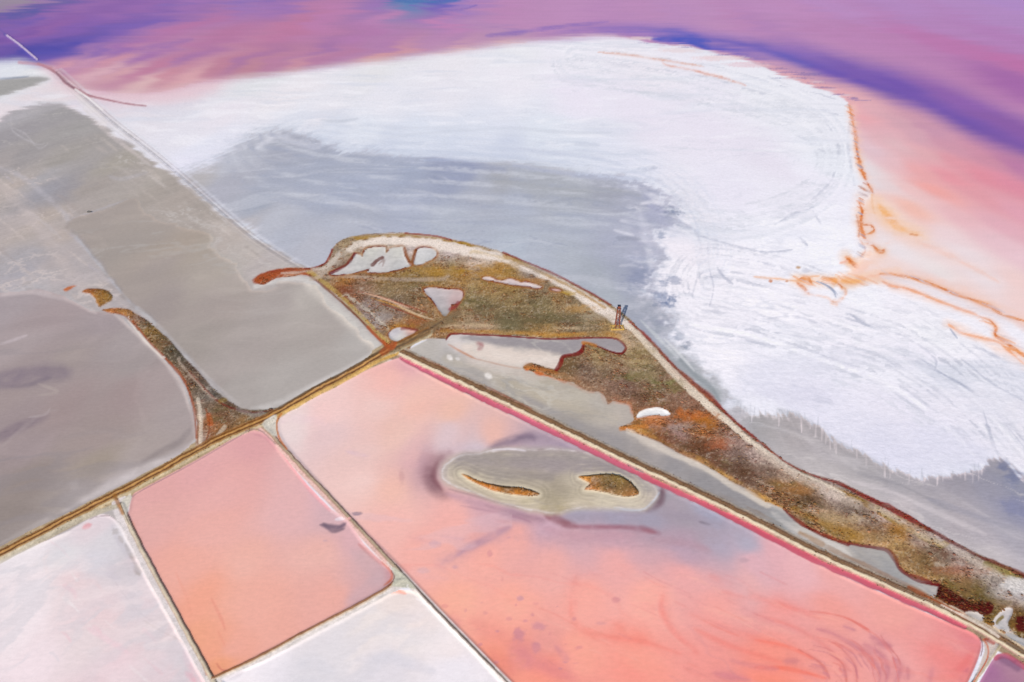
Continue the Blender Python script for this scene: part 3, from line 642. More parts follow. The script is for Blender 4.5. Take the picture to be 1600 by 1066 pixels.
# old causeway tracks across the flats to the lake
for off, w, c, a in [(-5,1.2,(150,140,140),.45),(-2.2,1.1,(214,206,204),.6),(0,1.3,(138,132,136),.7),(2.4,1.0,(140,134,138),.5),(4.5,1.4,(206,198,196),.5),(8,1.2,(196,190,190),.4),(-9,3,(212,214,222),.35)]:
    brush([(92,116),(112,134),(150,168),(185,198),(222,226),(262,258),(300,290),(345,330),(395,372),(440,402),(484,428)], w, c, soft=1.0, a=a, off=off, ew=0.7, n=3)
brush([(60,100),(78,108),(92,118),(103,130),(120,140),(140,150),(170,157),(200,163),(228,166)], [3,3.4,4,4.4,4,3,2.6,2,1.4], (168,112,122), soft=1.2, a=.85, ew=.8)
brush([(30,98),(60,101),(80,106)], 4, (196,140,156), soft=2, a=.7)
brush([(88,114),(100,127),(115,138)], 1.6, (110,84,100), soft=1, a=.7, ew=.6)
brush([(118,140),(140,155),(160,172)], 2.6, (240,236,236), soft=1, a=.7)

# ---------------------------------------------------------------- bank shoulders, then the salt ponds
CD0 = [(408,664),(425,681),(445,703),(480,741),(520,782),(540,803),(548,812),(580,846),(610,879),(625,895),(640,911),(680,954),(720,995),(770,1046),(810,1087),(1000,1290)]
brush(CD0[:9], 17, (226,186,178), soft=2, a=1, name="bank_center/bank", n=2)
brush(CD0[8:], 10, (214,200,192), soft=2, a=1, name="bank_center/bank", n=2)
brush([(190,790),(210,836),(240,893),(270,948),(300,1004),(330,1059),(345,1086),(470,1310)], 31, (216,206,206), soft=2, a=1, name="bank_white_small/bank", n=2)
brush([(334,1061),(400,1030),(480,987),(560,946),(600,923),(618,911),(634,905)], 23, (224,214,210), soft=2, a=1, name="bank_small_center/bank", n=2)
brush([(-420,1086),(-200,970),(0,867),(60,836),(131,799),(180,774),(236,745),(315,701),(360,679),(405,660),(430,648),(492,612),(540,587),(584,562),(612,546)], 26, (176,154,124), soft=2, a=1, name="bank_main/bank", n=2, only=["salt_flat", "west_flat"])
brush([(616,550),(632,556),(706,590),(804,636),(904,684),(1000,729),(1104,778),(1254,853),(1366,904),(1488,961),(1563,1005),(1700,1085),(2024,1290)], 26, (158,134,110), soft=2, a=1, name="bank_long/bank", n=2)
SQ = [(400,690,(226,164,164)),(300,730,(231,170,168)),(250,760,(230,169,165)),(350,760,(236,175,170)),(450,740,(233,180,178)),(240,800,(232,172,165)),(330,820,(239,175,165)),(450,800,(233,180,178)),
(500,780,(226,180,185)),(510,812,(218,176,180)),(280,880,(241,172,157)),(380,880,(241,178,164)),(480,880,(239,180,169)),(560,880,(220,174,174)),(580,900,(214,172,174)),(550,930,(222,172,172)),(300,940,(245,166,142)),
(400,950,(243,174,158)),(500,940,(241,174,161)),(320,1000,(246,166,138)),(360,1000,(244,172,154)),(420,990,(243,174,158)),(333,1030,(244,164,128)),(300,985,(244,166,136)),(600,890,(205,150,155)),(540,850,(225,175,178))]
SQP = [(202,798),(207,775),(223,764),(302,722),(355,691),(385,674),(400,673),(416,680),(434,701),(479,756),(518,796),(544,815),(568,849),(600,881),(612,892),(614,904),(605,917),(558,944),(479,986),(400,1028),(331,1060),(315,1036),(263,944),(210,844),(198,812)]
area("pink_pond_small", SQP, SQ, soft=1.2, n=2, height=0.0)
BIG = [(630,570,(222,168,178)),(600,600,(241,184,181)),(500,650,(241,200,202)),(460,660,(236,213,216)),(450,690,(232,209,214)),(700,600,(239,184,179)),(700,650,(237,189,179)),(600,680,(233,189,184)),
(550,720,(232,194,195)),(500,690,(229,196,202)),(780,675,(233,181,174)),(640,720,(226,181,186)),(600,770,(239,187,179)),(560,760,(239,200,200)),(700,690,(221,194,204)),(660,730,(196,156,170)),(600,820,(241,174,163)),
(700,820,(241,168,157)),(760,800,(213,166,180)),(800,800,(192,156,175)),(650,860,(243,168,155)),(750,870,(246,166,151)),(800,850,(239,163,152)),(850,830,(206,159,170)),(900,805,(172,156,171)),(950,810,(169,155,172)),
(1000,812,(166,152,167)),(1050,800,(166,155,170)),(1100,805,(166,155,172)),(1100,840,(178,156,170)),(1150,840,(178,161,175)),(1050,850,(187,150,164)),(950,850,(207,155,164)),(900,860,(212,159,164)),(1160,872,(222,164,169)),
(1200,860,(226,164,167)),(850,900,(239,158,147)),(950,900,(236,153,145)),(1050,900,(236,153,147)),(1150,900,(229,157,153)),(1300,890,(236,169,166)),(1250,890,(233,163,163)),(700,950,(249,160,136)),(800,950,(251,158,137)),
(900,950,(246,153,137)),(1000,950,(249,156,139)),(1100,950,(241,148,137)),(1200,950,(241,146,137)),(1300,950,(239,158,149)),(1400,950,(239,164,156)),(1450,980,(236,159,156)),(800,1030,(244,142,120)),(780,1044,(246,136,108)),
(850,1005,(236,145,132)),(900,1040,(251,152,131)),(1000,1040,(251,146,126)),(1100,1030,(241,138,126)),(1200,1030,(246,135,116)),(1300,1030,(241,142,130)),(1400,1030,(237,148,141)),(1500,1000,(233,149,148)),(1500,1040,(236,124,117)),
(1530,1000,(225,133,138)),(850,1062,(252,138,112)),(1000,1064,(249,138,121)),(1200,1064,(251,128,106)),(850,692,(180,158,176)),(800,692,(206,170,182)),(760,697,(210,192,206)),(900,695,(182,161,178)),(950,722,(176,165,180)),
(1020,762,(155,148,162)),(1040,785,(172,156,172)),(1300,1250,(250,128,106)),(580,640,(236,196,196)),(640,640,(239,188,181)),(830,700,(184,160,176))]
BIGP = [(618,561),(558,586),(479,628),(445,646),(434,662),(438,683),(452,704),(487,743),(537,798),(560,822),(600,862),(630,892),(645,908),(690,955),(740,1006),(790,1057),(830,1098),(1010,1290),(1100,1330),(1400,1330),(1440,1200),(1500,1090),(1522,1045),(1531,1020),
 (1533,1006),(1526,994),(1508,984),(1470,968),(1380,928),(1300,892),(1180,832),(1100,793),(1000,746),(900,698),(800,650),(700,602),(632,566)]
BIG = [(a, b, c) if (a >= 1290 and b < 1010) else (a, b, (c[0], min(c[1] + (15 if b > 880 else (8 if b > 800 else 0)), 200) if b > 800 else c[1], min(c[2] + (19 if b > 880 else (11 if b > 800 else -4)), 200) if b > 800 else c[2] - 6)) for a, b, c in BIG]
area("pink_pond_large", BIGP, BIG, soft=1.2, n=2, height=0.0)
WL = [(50,860,(236,229,236)),(100,870,(226,223,229)),(150,820,(223,211,219)),(180,840,(216,212,220)),(150,880,(216,213,223)),(190,880,(206,202,210)),(50,920,(239,229,236)),(100,950,(231,216,221)),(30,980,(239,226,233)),(30,1050,(239,223,231)),
(120,1000,(229,216,221)),(200,940,(221,209,217)),(200,1000,(226,213,219)),(250,970,(221,209,215)),(180,1030,(233,213,221)),(280,1030,(217,207,214)),(250,1040,(226,209,217)),(110,920,(231,211,216)),(140,980,(231,211,216)),(-200,980,(239,226,233)),(-100,1250,(236,224,231))]
area("white_pond_left", [(-420,1075),(0,877),(60,851),(110,829),(148,806),(163,804),(178,810),(195,835),(220,885),(250,940),(280,993),(300,1030),(320,1066),(440,1290),(300,1330),(-420,1330)], WL, soft=1.6, ew=1.2, en=N2, n=2, height=0.0)
WB = [(620,930,(226,216,214)),(560,960,(226,219,219)),(650,960,(229,219,219)),(500,1000,(227,223,227)),(620,1000,(227,221,223)),(600,1040,(216,214,223)),(480,1050,(213,213,221)),(700,1010,(231,223,226)),(420,1040,(236,233,241)),(700,1050,(229,227,236)),(600,1200,(226,222,228))]
area("white_pond_center", [(346,1062),(420,1029),(500,987),(570,950),(606,930),(625,922),(648,924),(664,938),(700,977),(740,1017),(783,1064),(990,1290),(900,1330),(470,1330)], WB, soft=1.6, ew=1, en=N2, n=1, height=0.0)
area("purple_pond", [(1625,1054),(1598,1037),(1578,1026),(1563,1022),(1553,1028),(1530,1066),(1420,1260),(1420,1330),(2024,1330),(2024,1250)], [(1570,1040,(172,125,150)),(1590,1030,(160,118,146)),(1560,1055,(166,112,150)),(1600,1060,(176,130,150)),(1800,1200,(170,124,152))], soft=1.2, n=2, height=0.0)
# tones in the ponds
for nm, sd_, amp in (("pink_pond_small", 201, .035), ("pink_pond_large", 207, .04), ("white_pond_left", 213, .03), ("white_pond_center", 219, .03), ("purple_pond", 223, .06)):
    q = np.nonzero(RID == rid(nm))[0]
    t = fbm((X[q] + WX[q]) / 16, (Y[q] + WY[q]) / 10, 5, sd_)
    g = np.stack([t * 0.5, t, t * 1.0], 1)
    COL[q] *= 1 + amp * 1.6 * g
    if nm.startswith('pink'):
        COL[q] *= np.array([.995, 1.03, 1.05])
for pts, w, c, a in [([(1277,983),(1300,990),(1327,1004),(1361,1028),(1374,1049),(1373,1070)],4,(196,122,136),.7),([(1361,996),(1380,1006),(1392,1010)],6,(196,124,138),.7),([(1351,1007),(1380,1028),(1387,1049),(1384,1066)],5,(196,122,136),.7),
  ([(1398,1030),(1406,1046),(1400,1068)],6,(198,124,138),.7),([(1418,1044),(1419,1062)],4,(200,128,140),.7),([(1458,1044),(1451,1068)],5,(204,130,142),.65),([(1311,1009),(1335,1038),(1339,1070)],2,(206,116,116),.7),([(1296,1022),(1317,1038),(1323,1068)],1.8,(206,112,108),.7),
  ([(1248,1015),(1282,1036),(1296,1060)],2,(208,112,108),.7),([(1317,978),(1336,985)],3,(200,132,146),.7),([(1226,1033),(1248,1033)],6,(206,128,132),.6),([(1180,1043),(1232,1045),(1290,1060)],3,(240,108,86),.7),([(1345,1015),(1360,1034),(1366,1060)],2,(210,132,138),.6),
  ([(1330,1000),(1355,1018),(1368,1040)],2,(212,136,140),.6),([(892,938),(895,967),(918,988),(958,996),(1010,1004),(1063,1022)],5,(236,128,118),.55),([(1036,928),(1034,954),(1055,991),(1089,1020)],6,(238,130,122),.55),([(1026,930),(1028,965),(1052,996),(1080,1018)],2.6,(244,182,172),.35),
  ([(1086,983),(1141,1009),(1220,1035)],5,(236,124,114),.5),([(900,900),(896,930),(900,945)],5,(228,140,135),.4),([(1060,900),(1048,925),(1052,940)],3,(244,180,172),.3),([(986,890),(1010,920),(1020,935)],3,(244,180,170),.3),([(832,905),(870,925),(888,945)],2.4,(244,178,166),.3),
  ([(905,940),(908,965),(930,985)],2,(244,180,168),.3),([(960,975),(990,990),(1010,1003)],10,(240,128,116),.4),([(1110,900),(1180,930),(1260,955)],6,(230,136,130),.35),([(1080,960),(1140,985),(1220,1010)],7,(236,124,116),.3),([(1130,925),(1200,940),(1280,965)],5,(240,124,112),.35),
  ([(1100,950),(1180,972),(1240,990)],4,(244,178,166),.35),([(1180,960),(1240,980),(1290,1010),(1330,1050)],3,(228,120,112),.4),([(1180,1000),(1230,1010),(1270,1030)],3,(244,112,90),.5),([(1485,1062),(1505,1040),(1520,1020)],8,(228,104,104),.5),([(1500,1066),(1512,1046)],5,(190,104,126),.5),
  ([(695,876),(730,858),(760,842),(796,824)],7,(186,146,164),.75),([(682,882),(690,876)],7,(196,156,170),.6),([(805,1008),(830,1026),(860,1042),(895,1058)],17,(216,134,142),.6),([(800,1020),(825,1040)],14,(206,128,146),.4),([(868,1010),(880,1024),(888,1030)],5,(206,138,150),.6),
  ([(1141,1032),(1180,1041),(1215,1046)],5,(214,136,142),.5),([(1115,1052),(1168,1062)],8,(206,126,140),.5),([(735,968),(760,985),(790,990)],12,(228,140,136),.35),([(700,965),(720,975)],9,(222,148,150),.4),([(770,1020),(800,1050)],12,(222,130,126),.4),([(855,1045),(900,1062),(960,1062)],8,(226,136,136),.4),
  ([(640,838),(680,850),(665,845)],5,(214,160,168),.35),([(640,890),(660,900),(700,905)],4,(232,176,178),.4),([(690,838),(725,843)],2.4,(210,158,168),.5),([(540,705),(575,713)],3,(216,186,204),.4),([(440,660),(455,655),(520,660)],8,(226,196,212),.35)]:
    brush(pts, w * 3.2, c, soft=w * 2.4, a=a * .35, ew=w * .8 + 2, en=N8, taper=True, only=["pink_pond_large"], tex=.9)
    brush(pts, w * 1.2, c, soft=w * .9, a=a * (.7 if c[0] > 225 else .95), ew=w * .35 + 1.6, en=N2, taper=True, only=["pink_pond_large"], tex=.9)
for (a, b, ru, rv, c, al) in [(810,990,11,12,(200,134,150),.65),(838,1012,8,9,(200,136,152),.65),(840,978,10,6,(202,140,156),.65),(814,935,6,4,(200,150,165),.6),(962,937,6,4,(196,130,146),.6),(680,851,8,5,(196,160,178),.55),(795,840,5,2,(205,150,165),.4),(712,886,5,3,(206,160,172),.5),
   (660,892,9,4,(214,178,186),.5),(640,724,14,9,(218,172,180),.4),(627,745,4,12,(190,140,145),.4),(500,790,12,6,(206,176,188),.35),(766,865,4,5,(206,140,150),.5),(785,905,3,6,(214,140,140),.4),(1163,875,8,4,(190,158,170),.5),(905,1012,8,4,(214,140,150),.45),(940,975,12,3,(206,150,160),.45),
   (758,958,4,3,(216,148,150),.5),(820,970,5,3,(206,140,155),.5)]:
    blob(a, b, ru, rv, c, al, .6, .6, N2, only=["pink_pond_large"])
# drawn-out arcs of darker brine at the near right of the pond
for k_ in range(44):
    r_ = rr_.uniform(30, 152)
    t0 = rr_.uniform(-8, 55); t1 = t0 + rr_.uniform(14, 46)
    pts = [(1262 + rr_.uniform(-3, 3) + r_ * math.cos(math.radians(t)) * .98, 1078 - r_ * .8 * math.sin(math.radians(t)) - .05 * r_) for t in np.linspace(t0, min(t1, 88), 5)]
    brush(pts, rr_.uniform(.9, 3.4), rr_.choice([(198,124,138), (222,116,108), (206,120,122), (246,172,160)]), soft=1.2, a=rr_.uniform(.25, .65), ew=1.6, en=N2, taper=True, only=["pink_pond_large"], tex=.7, n=3)
for k_ in range(34):
    u_, v_ = rr_.uniform(860, 1240), rr_.uniform(890, 1060)
    l_ = rr_.uniform(20, 70)
    brush([(u_ - l_ * .5, v_ - l_ * .22), (u_, v_ + rr_.uniform(-3, 4)), (u_ + l_ * .6, v_ + l_ * .3)], rr_.uniform(.8, 2.6), rr_.choice([(230,128,118), (246,184,172), (214,132,136)]), soft=1.4, a=rr_.uniform(.2, .45), ew=3, en=N2, taper=True, only=["pink_pond_large"], tex=1, n=3)
for k_ in range(26):
    u_, v_ = rr_.uniform(690, 900), rr_.uniform(940, 1060)
    blob(u_, v_, rr_.uniform(1.5, 6), rr_.uniform(1, 3.5), rr_.choice([(204,136,150), (216,140,144), (196,134,152)]), rr_.uniform(.3, .6), .5, .9, only=["pink_pond_large"])
# grey-violet haze and darker brine round the mud bank
for (a, b, ru, rv, c, al) in [(1040,812,120,26,(164,152,168),.55),(960,838,130,16,(188,152,166),.45),(1110,832,70,24,(170,156,170),.5),(840,690,70,10,(170,152,170),.5),(1010,760,50,22,(166,154,170),.5),(720,700,50,9,(206,186,198),.4)]:
    blob(a, b, ru, rv, c, al, .9, .5, NS, only=["pink_pond_large"])
for pts, w, c, a in [([(700,708),(676,724),(670,745),(682,766),(700,778)],17,(146,106,116),.6),([(684,722),(677,745),(690,766)],7,(126,78,88),.6),([(700,772),(740,786),(790,798),(830,812),(850,815)],12,(186,148,164),.7),([(765,700),(800,690),(830,682),(860,686),(880,694)],12,(150,132,152),.65),
   ([(800,688),(826,680),(836,690)],7,(132,110,132),.5),([(852,806),(870,812),(890,818)],8,(150,96,106),.75),([(880,822),(930,824),(980,824),(1024,832)],6,(160,104,120),.7),([(1000,822),(1022,832)],7,(146,88,102),.6),([(1036,764),(1032,784),(1012,796),(1004,796)],9,(136,104,116),.7),
   ([(870,808),(950,808),(1050,806),(1130,820)],14,(160,148,164),.6),([(1020,842),(1080,850),(1110,862)],9,(182,146,160),.5),([(1092,815),(1110,820)],4,(110,100,112),.6),([(720,790),(800,806),(830,816)],3,(172,130,148),.6),([(860,692),(920,704),(970,722),(1010,744)],9,(166,150,170),.6),
   ([(1020,832),(900,836),(850,826)],10,(196,150,164),.4)]:
    brush(pts, w, c, soft=w * .7, a=a, ew=w * .3, en=NS, taper=True, only=["pink_pond_large"])
for pts, w, c, a in [([(325,1052),(316,1034),(304,1011),(293,991)],5,(222,120,28),1.0),([(331,1057),(322,1044)],5,(176,92,20),.8),([(338,1036),(350,1048),(380,1040)],2.4,(214,128,110),.7),([(205,815),(212,835),(222,850)],6,(238,150,100),.6),([(600,915),(612,905),(611,893),(596,878)],4,(196,104,70),.8),
   ([(560,850),(585,872),(600,884)],5,(206,132,130),.6),([(550,862),(575,880),(590,900),(575,920),(545,940)],20,(200,172,180),.35),([(500,820),(528,824),(540,818)],7,(126,104,120),.85),([(505,818),(520,830),(538,826)],6,(120,100,116),.7),([(524,812),(540,810)],4,(240,226,236),.7),
   ([(440,708),(480,760),(515,798)],5,(232,150,160),.5),([(330,935),(345,965),(352,985)],4,(232,146,130),.5),([(275,895),(290,930),(300,960)],4,(240,160,140),.35),([(340,985),(352,1010)],3,(236,150,130),.4),([(395,678),(415,684),(432,704)],4,(200,140,150),.5)]:
    brush(pts, w, c, soft=w * .5, a=a, ew=w * .25, en=N2, taper=True, only=["pink_pond_small"])
blob(558,803,8,3,(122,104,122),.9,.4,.4,N2)
blob(508,845,5,2,(206,166,178),.5,.5)
for pts, w, c, a in [([(175,822),(183,840),(190,852),(200,868),(210,885),(215,895)],7,(196,190,202),.6),([(178,828),(182,832)],8,(176,168,166),.8),([(196,850),(205,870),(216,890)],5,(172,164,166),.75),([(212,884),(216,892),(218,898)],9,(168,160,156),.85),([(204,866),(210,876)],6,(170,162,160),.7),([(186,838),(192,848)],5,(182,172,172),.6),
   ([(225,970),(250,985),(280,1000),(288,1010)],2,(198,184,184),.5),([(180,910),(215,955),(255,980)],2,(206,194,202),.4),([(100,915),(115,925),(118,935)],7,(230,196,206),.5),([(138,982),(160,995),(200,1020)],9,(236,206,216),.5),([(130,825),(142,820)],6,(226,140,150),.75),([(75,860),(70,880),(80,910)],6,(230,216,220),.5),
   ([(180,885),(170,895),(185,905)],10,(206,200,212),.5),([(290,1020),(300,1050)],10,(226,192,204),.5),([(190,812),(210,845),(235,890),(262,942)],4,(236,228,232),.5),([(150,808),(170,806),(182,813)],1.5,(140,120,130),.7),([(140,812),(152,806)],1.5,(150,130,140),.6),([(290,1050),(305,1066)],8,(226,150,170),.5),([(0,880),(60,854),(110,832)],4,(242,236,240),.4)]:
    brush(pts, w, c, soft=w * .5, a=a, ew=w * .35 + .3, en=N2, taper=True, only=["white_pond_left"])
for pts, w, c, a in [([(470,1040),(490,1035),(520,1050)],18,(206,208,218),.5),([(560,1030),(610,1028),(650,1040),(680,1050)],14,(206,206,218),.5),([(440,1005),(480,995)],3,(212,212,220),.5),([(610,926),(622,924),(634,928)],5,(232,140,116),.8),([(650,935),(665,945),(690,970),(760,1040)],3,(244,240,244),.7),([(580,945),(620,960),(650,962)],4,(214,206,208),.4),
   ([(350,1062),(380,1050)],8,(190,186,196),.5)]:
    brush(pts, w, c, soft=w * .6, a=a, ew=w * .3, en=N8, taper=True, only=["white_pond_center"])
veins(["white_pond_left"], (230,192,202), 18, 9, .4, .6, 541, .6)
for k_ in range(30):
    u_, v_ = rr_.uniform(70, 300), rr_.uniform(840, 1066)
    l_ = rr_.uniform(10, 34)
    brush([(u_, v_), (u_ + l_ * .5, v_ + l_ * .35 + rr_.uniform(-4, 4)), (u_ + l_, v_ + l_ * .9)], rr_.uniform(1.2, 5), rr_.choice([(232,196,206), (208,204,214), (226,206,212), (200,192,198), (240,234,238)]), soft=2.5, a=rr_.uniform(.25, .6), ew=3, taper=True, tex=1, n=3, only=["white_pond_left"])
veins(["white_pond_left"], (208,206,216), 12, 6, .26, .42, 543, .9)
veins(["white_pond_left"], (242,228,232), 12, 5, .2, .4, 545, .4)
veins(["white_pond_center"], (206,206,216), 16, 8, .3, .45, 547, .5)
veins(["white_pond_center"], (232,218,214), 18, 9, .3, .5, 549, .2)
veins(["pink_pond_large"], (236,138,128), 26, 7, .12, .25, 551, -.5, box=(560,1560,880,1330))
veins(["pink_pond_large"], (246,182,170), 30, 8, .12, .22, 553, -.4, box=(560,1560,850,1330))
veins(["pink_pond_large"], (210,142,150), 18, 7, .10, .25, 555, -.6, box=(640,1560,940,1330))
veins(["pink_pond_large"], (222,190,200), 24, 8, .18, .3, 557, 0, box=(430,800,600,860))
brush([(1556,1028),(1572,1025),(1590,1036),(1612,1050)], 6, (170,64,84), soft=2, a=.75, ew=2)
brush([(1566,1030),(1590,1044)], 8, (120,84,116), soft=5, a=.6, ew=2)

# ---------------------------------------------------------------- mud bank with two islets in the large pink pond
BANK = [(685,745),(690,724),(715,710),(760,704),(820,702),(880,704),(930,710),(980,728),(1018,756),(1028,770),(1018,785),(1000,795),(950,793),(900,796),(862,803),(835,800),(800,790),(760,778),(715,766),(692,757)]
BS = [(700,740,(190,180,178)),(715,745,(196,186,172)),(740,720,(184,174,164)),(780,720,(180,170,160)),(820,715,(172,162,160)),(780,740,(172,164,158)),(820,740,(176,166,154)),(860,720,(172,162,164)),(900,725,(170,162,166)),(940,725,(172,164,166)),(870,760,(170,160,146)),(860,785,(178,168,148)),(865,798,(180,168,140)),
(740,765,(190,180,162)),(780,776,(196,186,168)),(820,788,(200,190,168)),(900,770,(190,180,162)),(900,785,(200,190,172)),(940,785,(206,198,182)),(980,785,(206,198,184)),(1005,775,(200,190,180)),(1000,750,(184,176,176)),(970,735,(176,168,170)),(890,745,(192,182,166))]
idx, sd, m = area("mud_bank", BANK, BS, soft=8, ew=7, en=N8, n=3, height=0.2, hsoft=22)
COL[idx] *= 1 - m[:, None] * np.array([.05, .05, .06])
for k_, c, a in [(-3,(214,208,212),.8),(-8,(176,166,168),.35),(-12,(206,196,184),.5),(-17,(176,168,158),.3)]:
    mm = np.exp(-((sd - k_ + 3 * N8[idx]) / 1.8) ** 2) * a * np.clip(.6 + 1.2 * N2[idx] + .6 * N30[idx], 0, 1)
    mixc(idx, lin(c)[None, :], mm)
brush([(850,770),(862,785),(868,800)], 14, (166,156,138), soft=8, a=.6, only=["mud_bank"])
brush([(720,722),(780,722),(860,724),(930,728),(990,748)], 16, (156,147,152), soft=10, a=.7, ew=5, only=["mud_bank"])
brush([(740,734),(790,742),(860,746)], 8, (150,142,142), soft=6, a=.6, ew=4, only=["mud_bank"])
brush([(1030,770),(1018,786),(1000,797),(960,794)], 2.6, (196,200,212), soft=1.4, a=.8, ew=1)
for pts, w, c, a in [([(690,716),(674,735),(676,758),(692,774)],12,(122,86,96),.35),([(770,698),(806,686),(836,684)],9,(118,104,124),.6),([(1034,764),(1030,786),(1012,798)],7,(104,80,92),.6),([(866,806),(880,816),(900,822)],8,(140,84,94),.6),([(760,790),(820,806),(850,812)],5,(150,116,132),.5),([(930,822),(1000,826),(1030,834)],5,(146,90,106),.55),([(940,712),(990,732),(1024,756)],6,(136,124,142),.55),([(700,764),(760,780),(810,794)],3,(150,116,124),.55)]:
    brush(pts, w, c, soft=w * .9, a=a, ew=w * .5, en=N2, taper=True, tex=.6)
brush([(770,703),(800,702),(822,705)], 2.6, (226,220,230), soft=1.5, a=.8, taper=True)
ISL1 = [(720,741),(728,743),(740,749),(760,756),(790,761),(815,763),(836,769),(843,774),(826,776),(800,774),(775,769),(750,759),(732,750)]
ISL2 = [(904,746),(920,744),(945,742),(965,743),(985,754),(997,768),(995,775),(975,777),(950,772),(930,768),(913,766),(921,757),(911,751)]
for p_ in (ISL1, ISL2):
    brush(p_ + p_[:1], 6, (222,212,190), soft=3, a=.8, n=3)
area("island_slim", ISL1, [(722,742,(190,130,60)),(745,752,(176,112,48)),(770,762,(165,100,40)),(790,766,(120,90,55)),(810,768,(165,105,40)),(835,773,(140,95,50))], soft=1, ew=1, en=N2, n=3, height=0.8, hsoft=5, wob=.1)
area("island_wide", ISL2, [(910,747,(180,125,60)),(925,750,(165,115,55)),(945,755,(120,100,62)),(965,748,(140,115,60)),(985,765,(125,100,65)),(990,774,(160,105,55)),(920,764,(170,110,60)),(950,768,(120,95,65))], soft=1, ew=1, en=N2, n=3, height=0.9, hsoft=5, wob=.1)

# ---------------------------------------------------------------- grey lagoon between the long bank and the marsh
STR = [(660,545,(186,183,181)),(700,565,(179,177,177)),(740,600,(173,169,169)),(800,605,(176,171,163)),(760,548,(214,205,202)),(800,557,(216,209,205)),(850,535,(160,156,161)),(800,531,(166,163,167)),(720,532,(206,202,206)),(960,545,(166,161,167)),(930,535,(160,155,162)),
(850,600,(180,174,163)),(900,620,(183,177,167)),(940,640,(181,176,171)),(900,660,(166,161,157)),(960,680,(161,157,159)),(1000,700,(166,161,161)),(1050,722,(158,155,159)),(1100,747,(150,149,155)),(1150,771,(148,148,154)),(1190,790,(150,151,157)),(960,652,(188,181,176)),(1020,690,(200,192,188)),
(1100,722,(196,189,183)),(1200,775,(210,204,200)),(1230,790,(206,201,199)),(1220,812,(150,155,161)),(1300,850,(196,193,191)),(1350,880,(166,163,163)),(1400,890,(163,165,169)),(1440,930,(179,175,175)),(1420,920,(186,183,181)),(850,570,(206,196,190)),(1260,835,(196,194,192)),(1590,985,(180,180,184))]
area("grey_lagoon", [(634,549),(662,534),(690,520),(980,520),(990,560),(1240,780),(1480,900),(1640,960),(1760,1080),(1600,1010),(1560,992),(1500,965),(1450,945),(1000,722),(800,626),(700,578)], STR, soft=1.5, n=1, height=0.02, wob=.25)
area(None, [(715,526),(800,528),(905,532),(960,530),(974,540),(968,550),(928,537),(908,536),(902,549),(880,554),(850,546),(800,541),(750,537)], (156,152,159), soft=4, ew=5, en=N2, n=2)
area(None, [(705,536),(760,541),(830,549),(876,558),(868,577),(830,567),(790,567),(740,558)], (222,212,207), soft=5, ew=6, en=N2, n=2)
brush([(820,622),(900,662),(1000,706),(1100,752),(1200,797)], [6,12,14,16,12], (148,146,152), soft=8, a=.65, ew=4, only=["grey_lagoon"])
brush([(700,562),(800,600),(900,640),(960,656)], 12, (186,178,164), soft=9, a=.5, ew=5, only=["grey_lagoon"])
q = np.nonzero(RID == rid("grey_lagoon"))[0]
COL[q] *= (1 + 0.07 * fbm((X[q] + 0.5 * Y[q]) / 12, (Y[q] - 0.5 * X[q]) / 4, 5, 231) + .03 * N2[q])[:, None]
for pts, w, c, a in [([(690,600),(800,652),(900,702),(1000,748),(1100,796),(1180,832)],8,(206,202,198),.0),([(1000,690),(1080,722),(1150,760),(1210,790)],7,(222,214,206),.7),([(1110,735),(1180,766),(1200,778)],6,(222,216,212),.6),([(720,560),(760,570),(800,585),(850,592)],10,(206,196,192),.4),
   ([(715,545),(738,540),(760,542),(775,548)],10,(226,216,212),.6),([(700,530),(716,538),(712,548)],8,(216,210,212),.6),([(740,560),(790,572),(815,576)],2,(190,150,130),.6),([(700,538),(725,552),(745,562)],2.6,(196,140,110),.7),([(770,552),(820,566),(870,560)],10,(228,220,216),.5),
   ([(745,536),(752,540),(748,546)],6,(166,110,116),.7),([(700,556),(706,562)],5,(240,238,240),.9),([(712,560),(718,562)],4,(226,224,226),.7),([(758,585),(768,590)],6,(242,240,242),.9),([(1205,800),(1230,820),(1260,840),(1280,845)],7,(214,210,210),.5),([(1270,846),(1300,850),(1330,868)],6,(214,212,212),.6),
   ([(1440,935),(1460,945)],8,(216,212,212),.4),([(1020,698),(1080,728),(1160,768)],14,(150,149,156),.4),([(640,560),(700,590),(800,638)],7,(196,196,198),.5)]:
    if a:
        brush(pts, w, c, soft=w * .6, a=a, ew=w * .35, en=N2, taper=True, only=["grey_lagoon"])

def hue(names, rgb, u0=None, u1=None, v0=None, v1=None):
    q = np.nonzero(np.isin(RID, [rid(n_) for n_ in names]))[0]
    w_ = np.ones(len(q))
    if u0 is not None:
        w_ *= sstep(u0, u1, UU[q])
    if v0 is not None:
        w_ *= sstep(ground(800, v0)[1], ground(800, v1)[1], Y[q])
    COL[q] *= 1 + (np.array(rgb)[None, :] - 1) * w_[:, None]
hue(["mud_flat"], (1.0, .965, .96))
hue(["mud_flat"], (1.14, 1.04, .97), 1120, 1240)
hue(["grey_pond_north"], (1.01, .95, .92))
hue(["grey_pond_south"], (1.03, .92, .90))
hue(["pink_pond_small"], (.94, .955, .95))
hue(["pink_pond_large"], (1.0, .985, .96))
hue(["lake"], (1.0, .975, .955))
hue(["lake"], (1.0, .97, .94), v0=240, v1=120)
hue(["lake"], (.985, 1.01, 1.06), None, None, 290, 380)
hue(["white_pond_left"], (1.01, .985, .95))
hue(["white_pond_center"], (1.10, 1.05, 1.02))
hue(["lake"], (1.10, 1.0, .95), 1000, 600, 110, 40)
hue(["west_flat"], (.95, .935, .94))
hue(["grey_lagoon"], (1.0, .95, .90))
hue(["mud_bank"], (1.0, .96, .92))
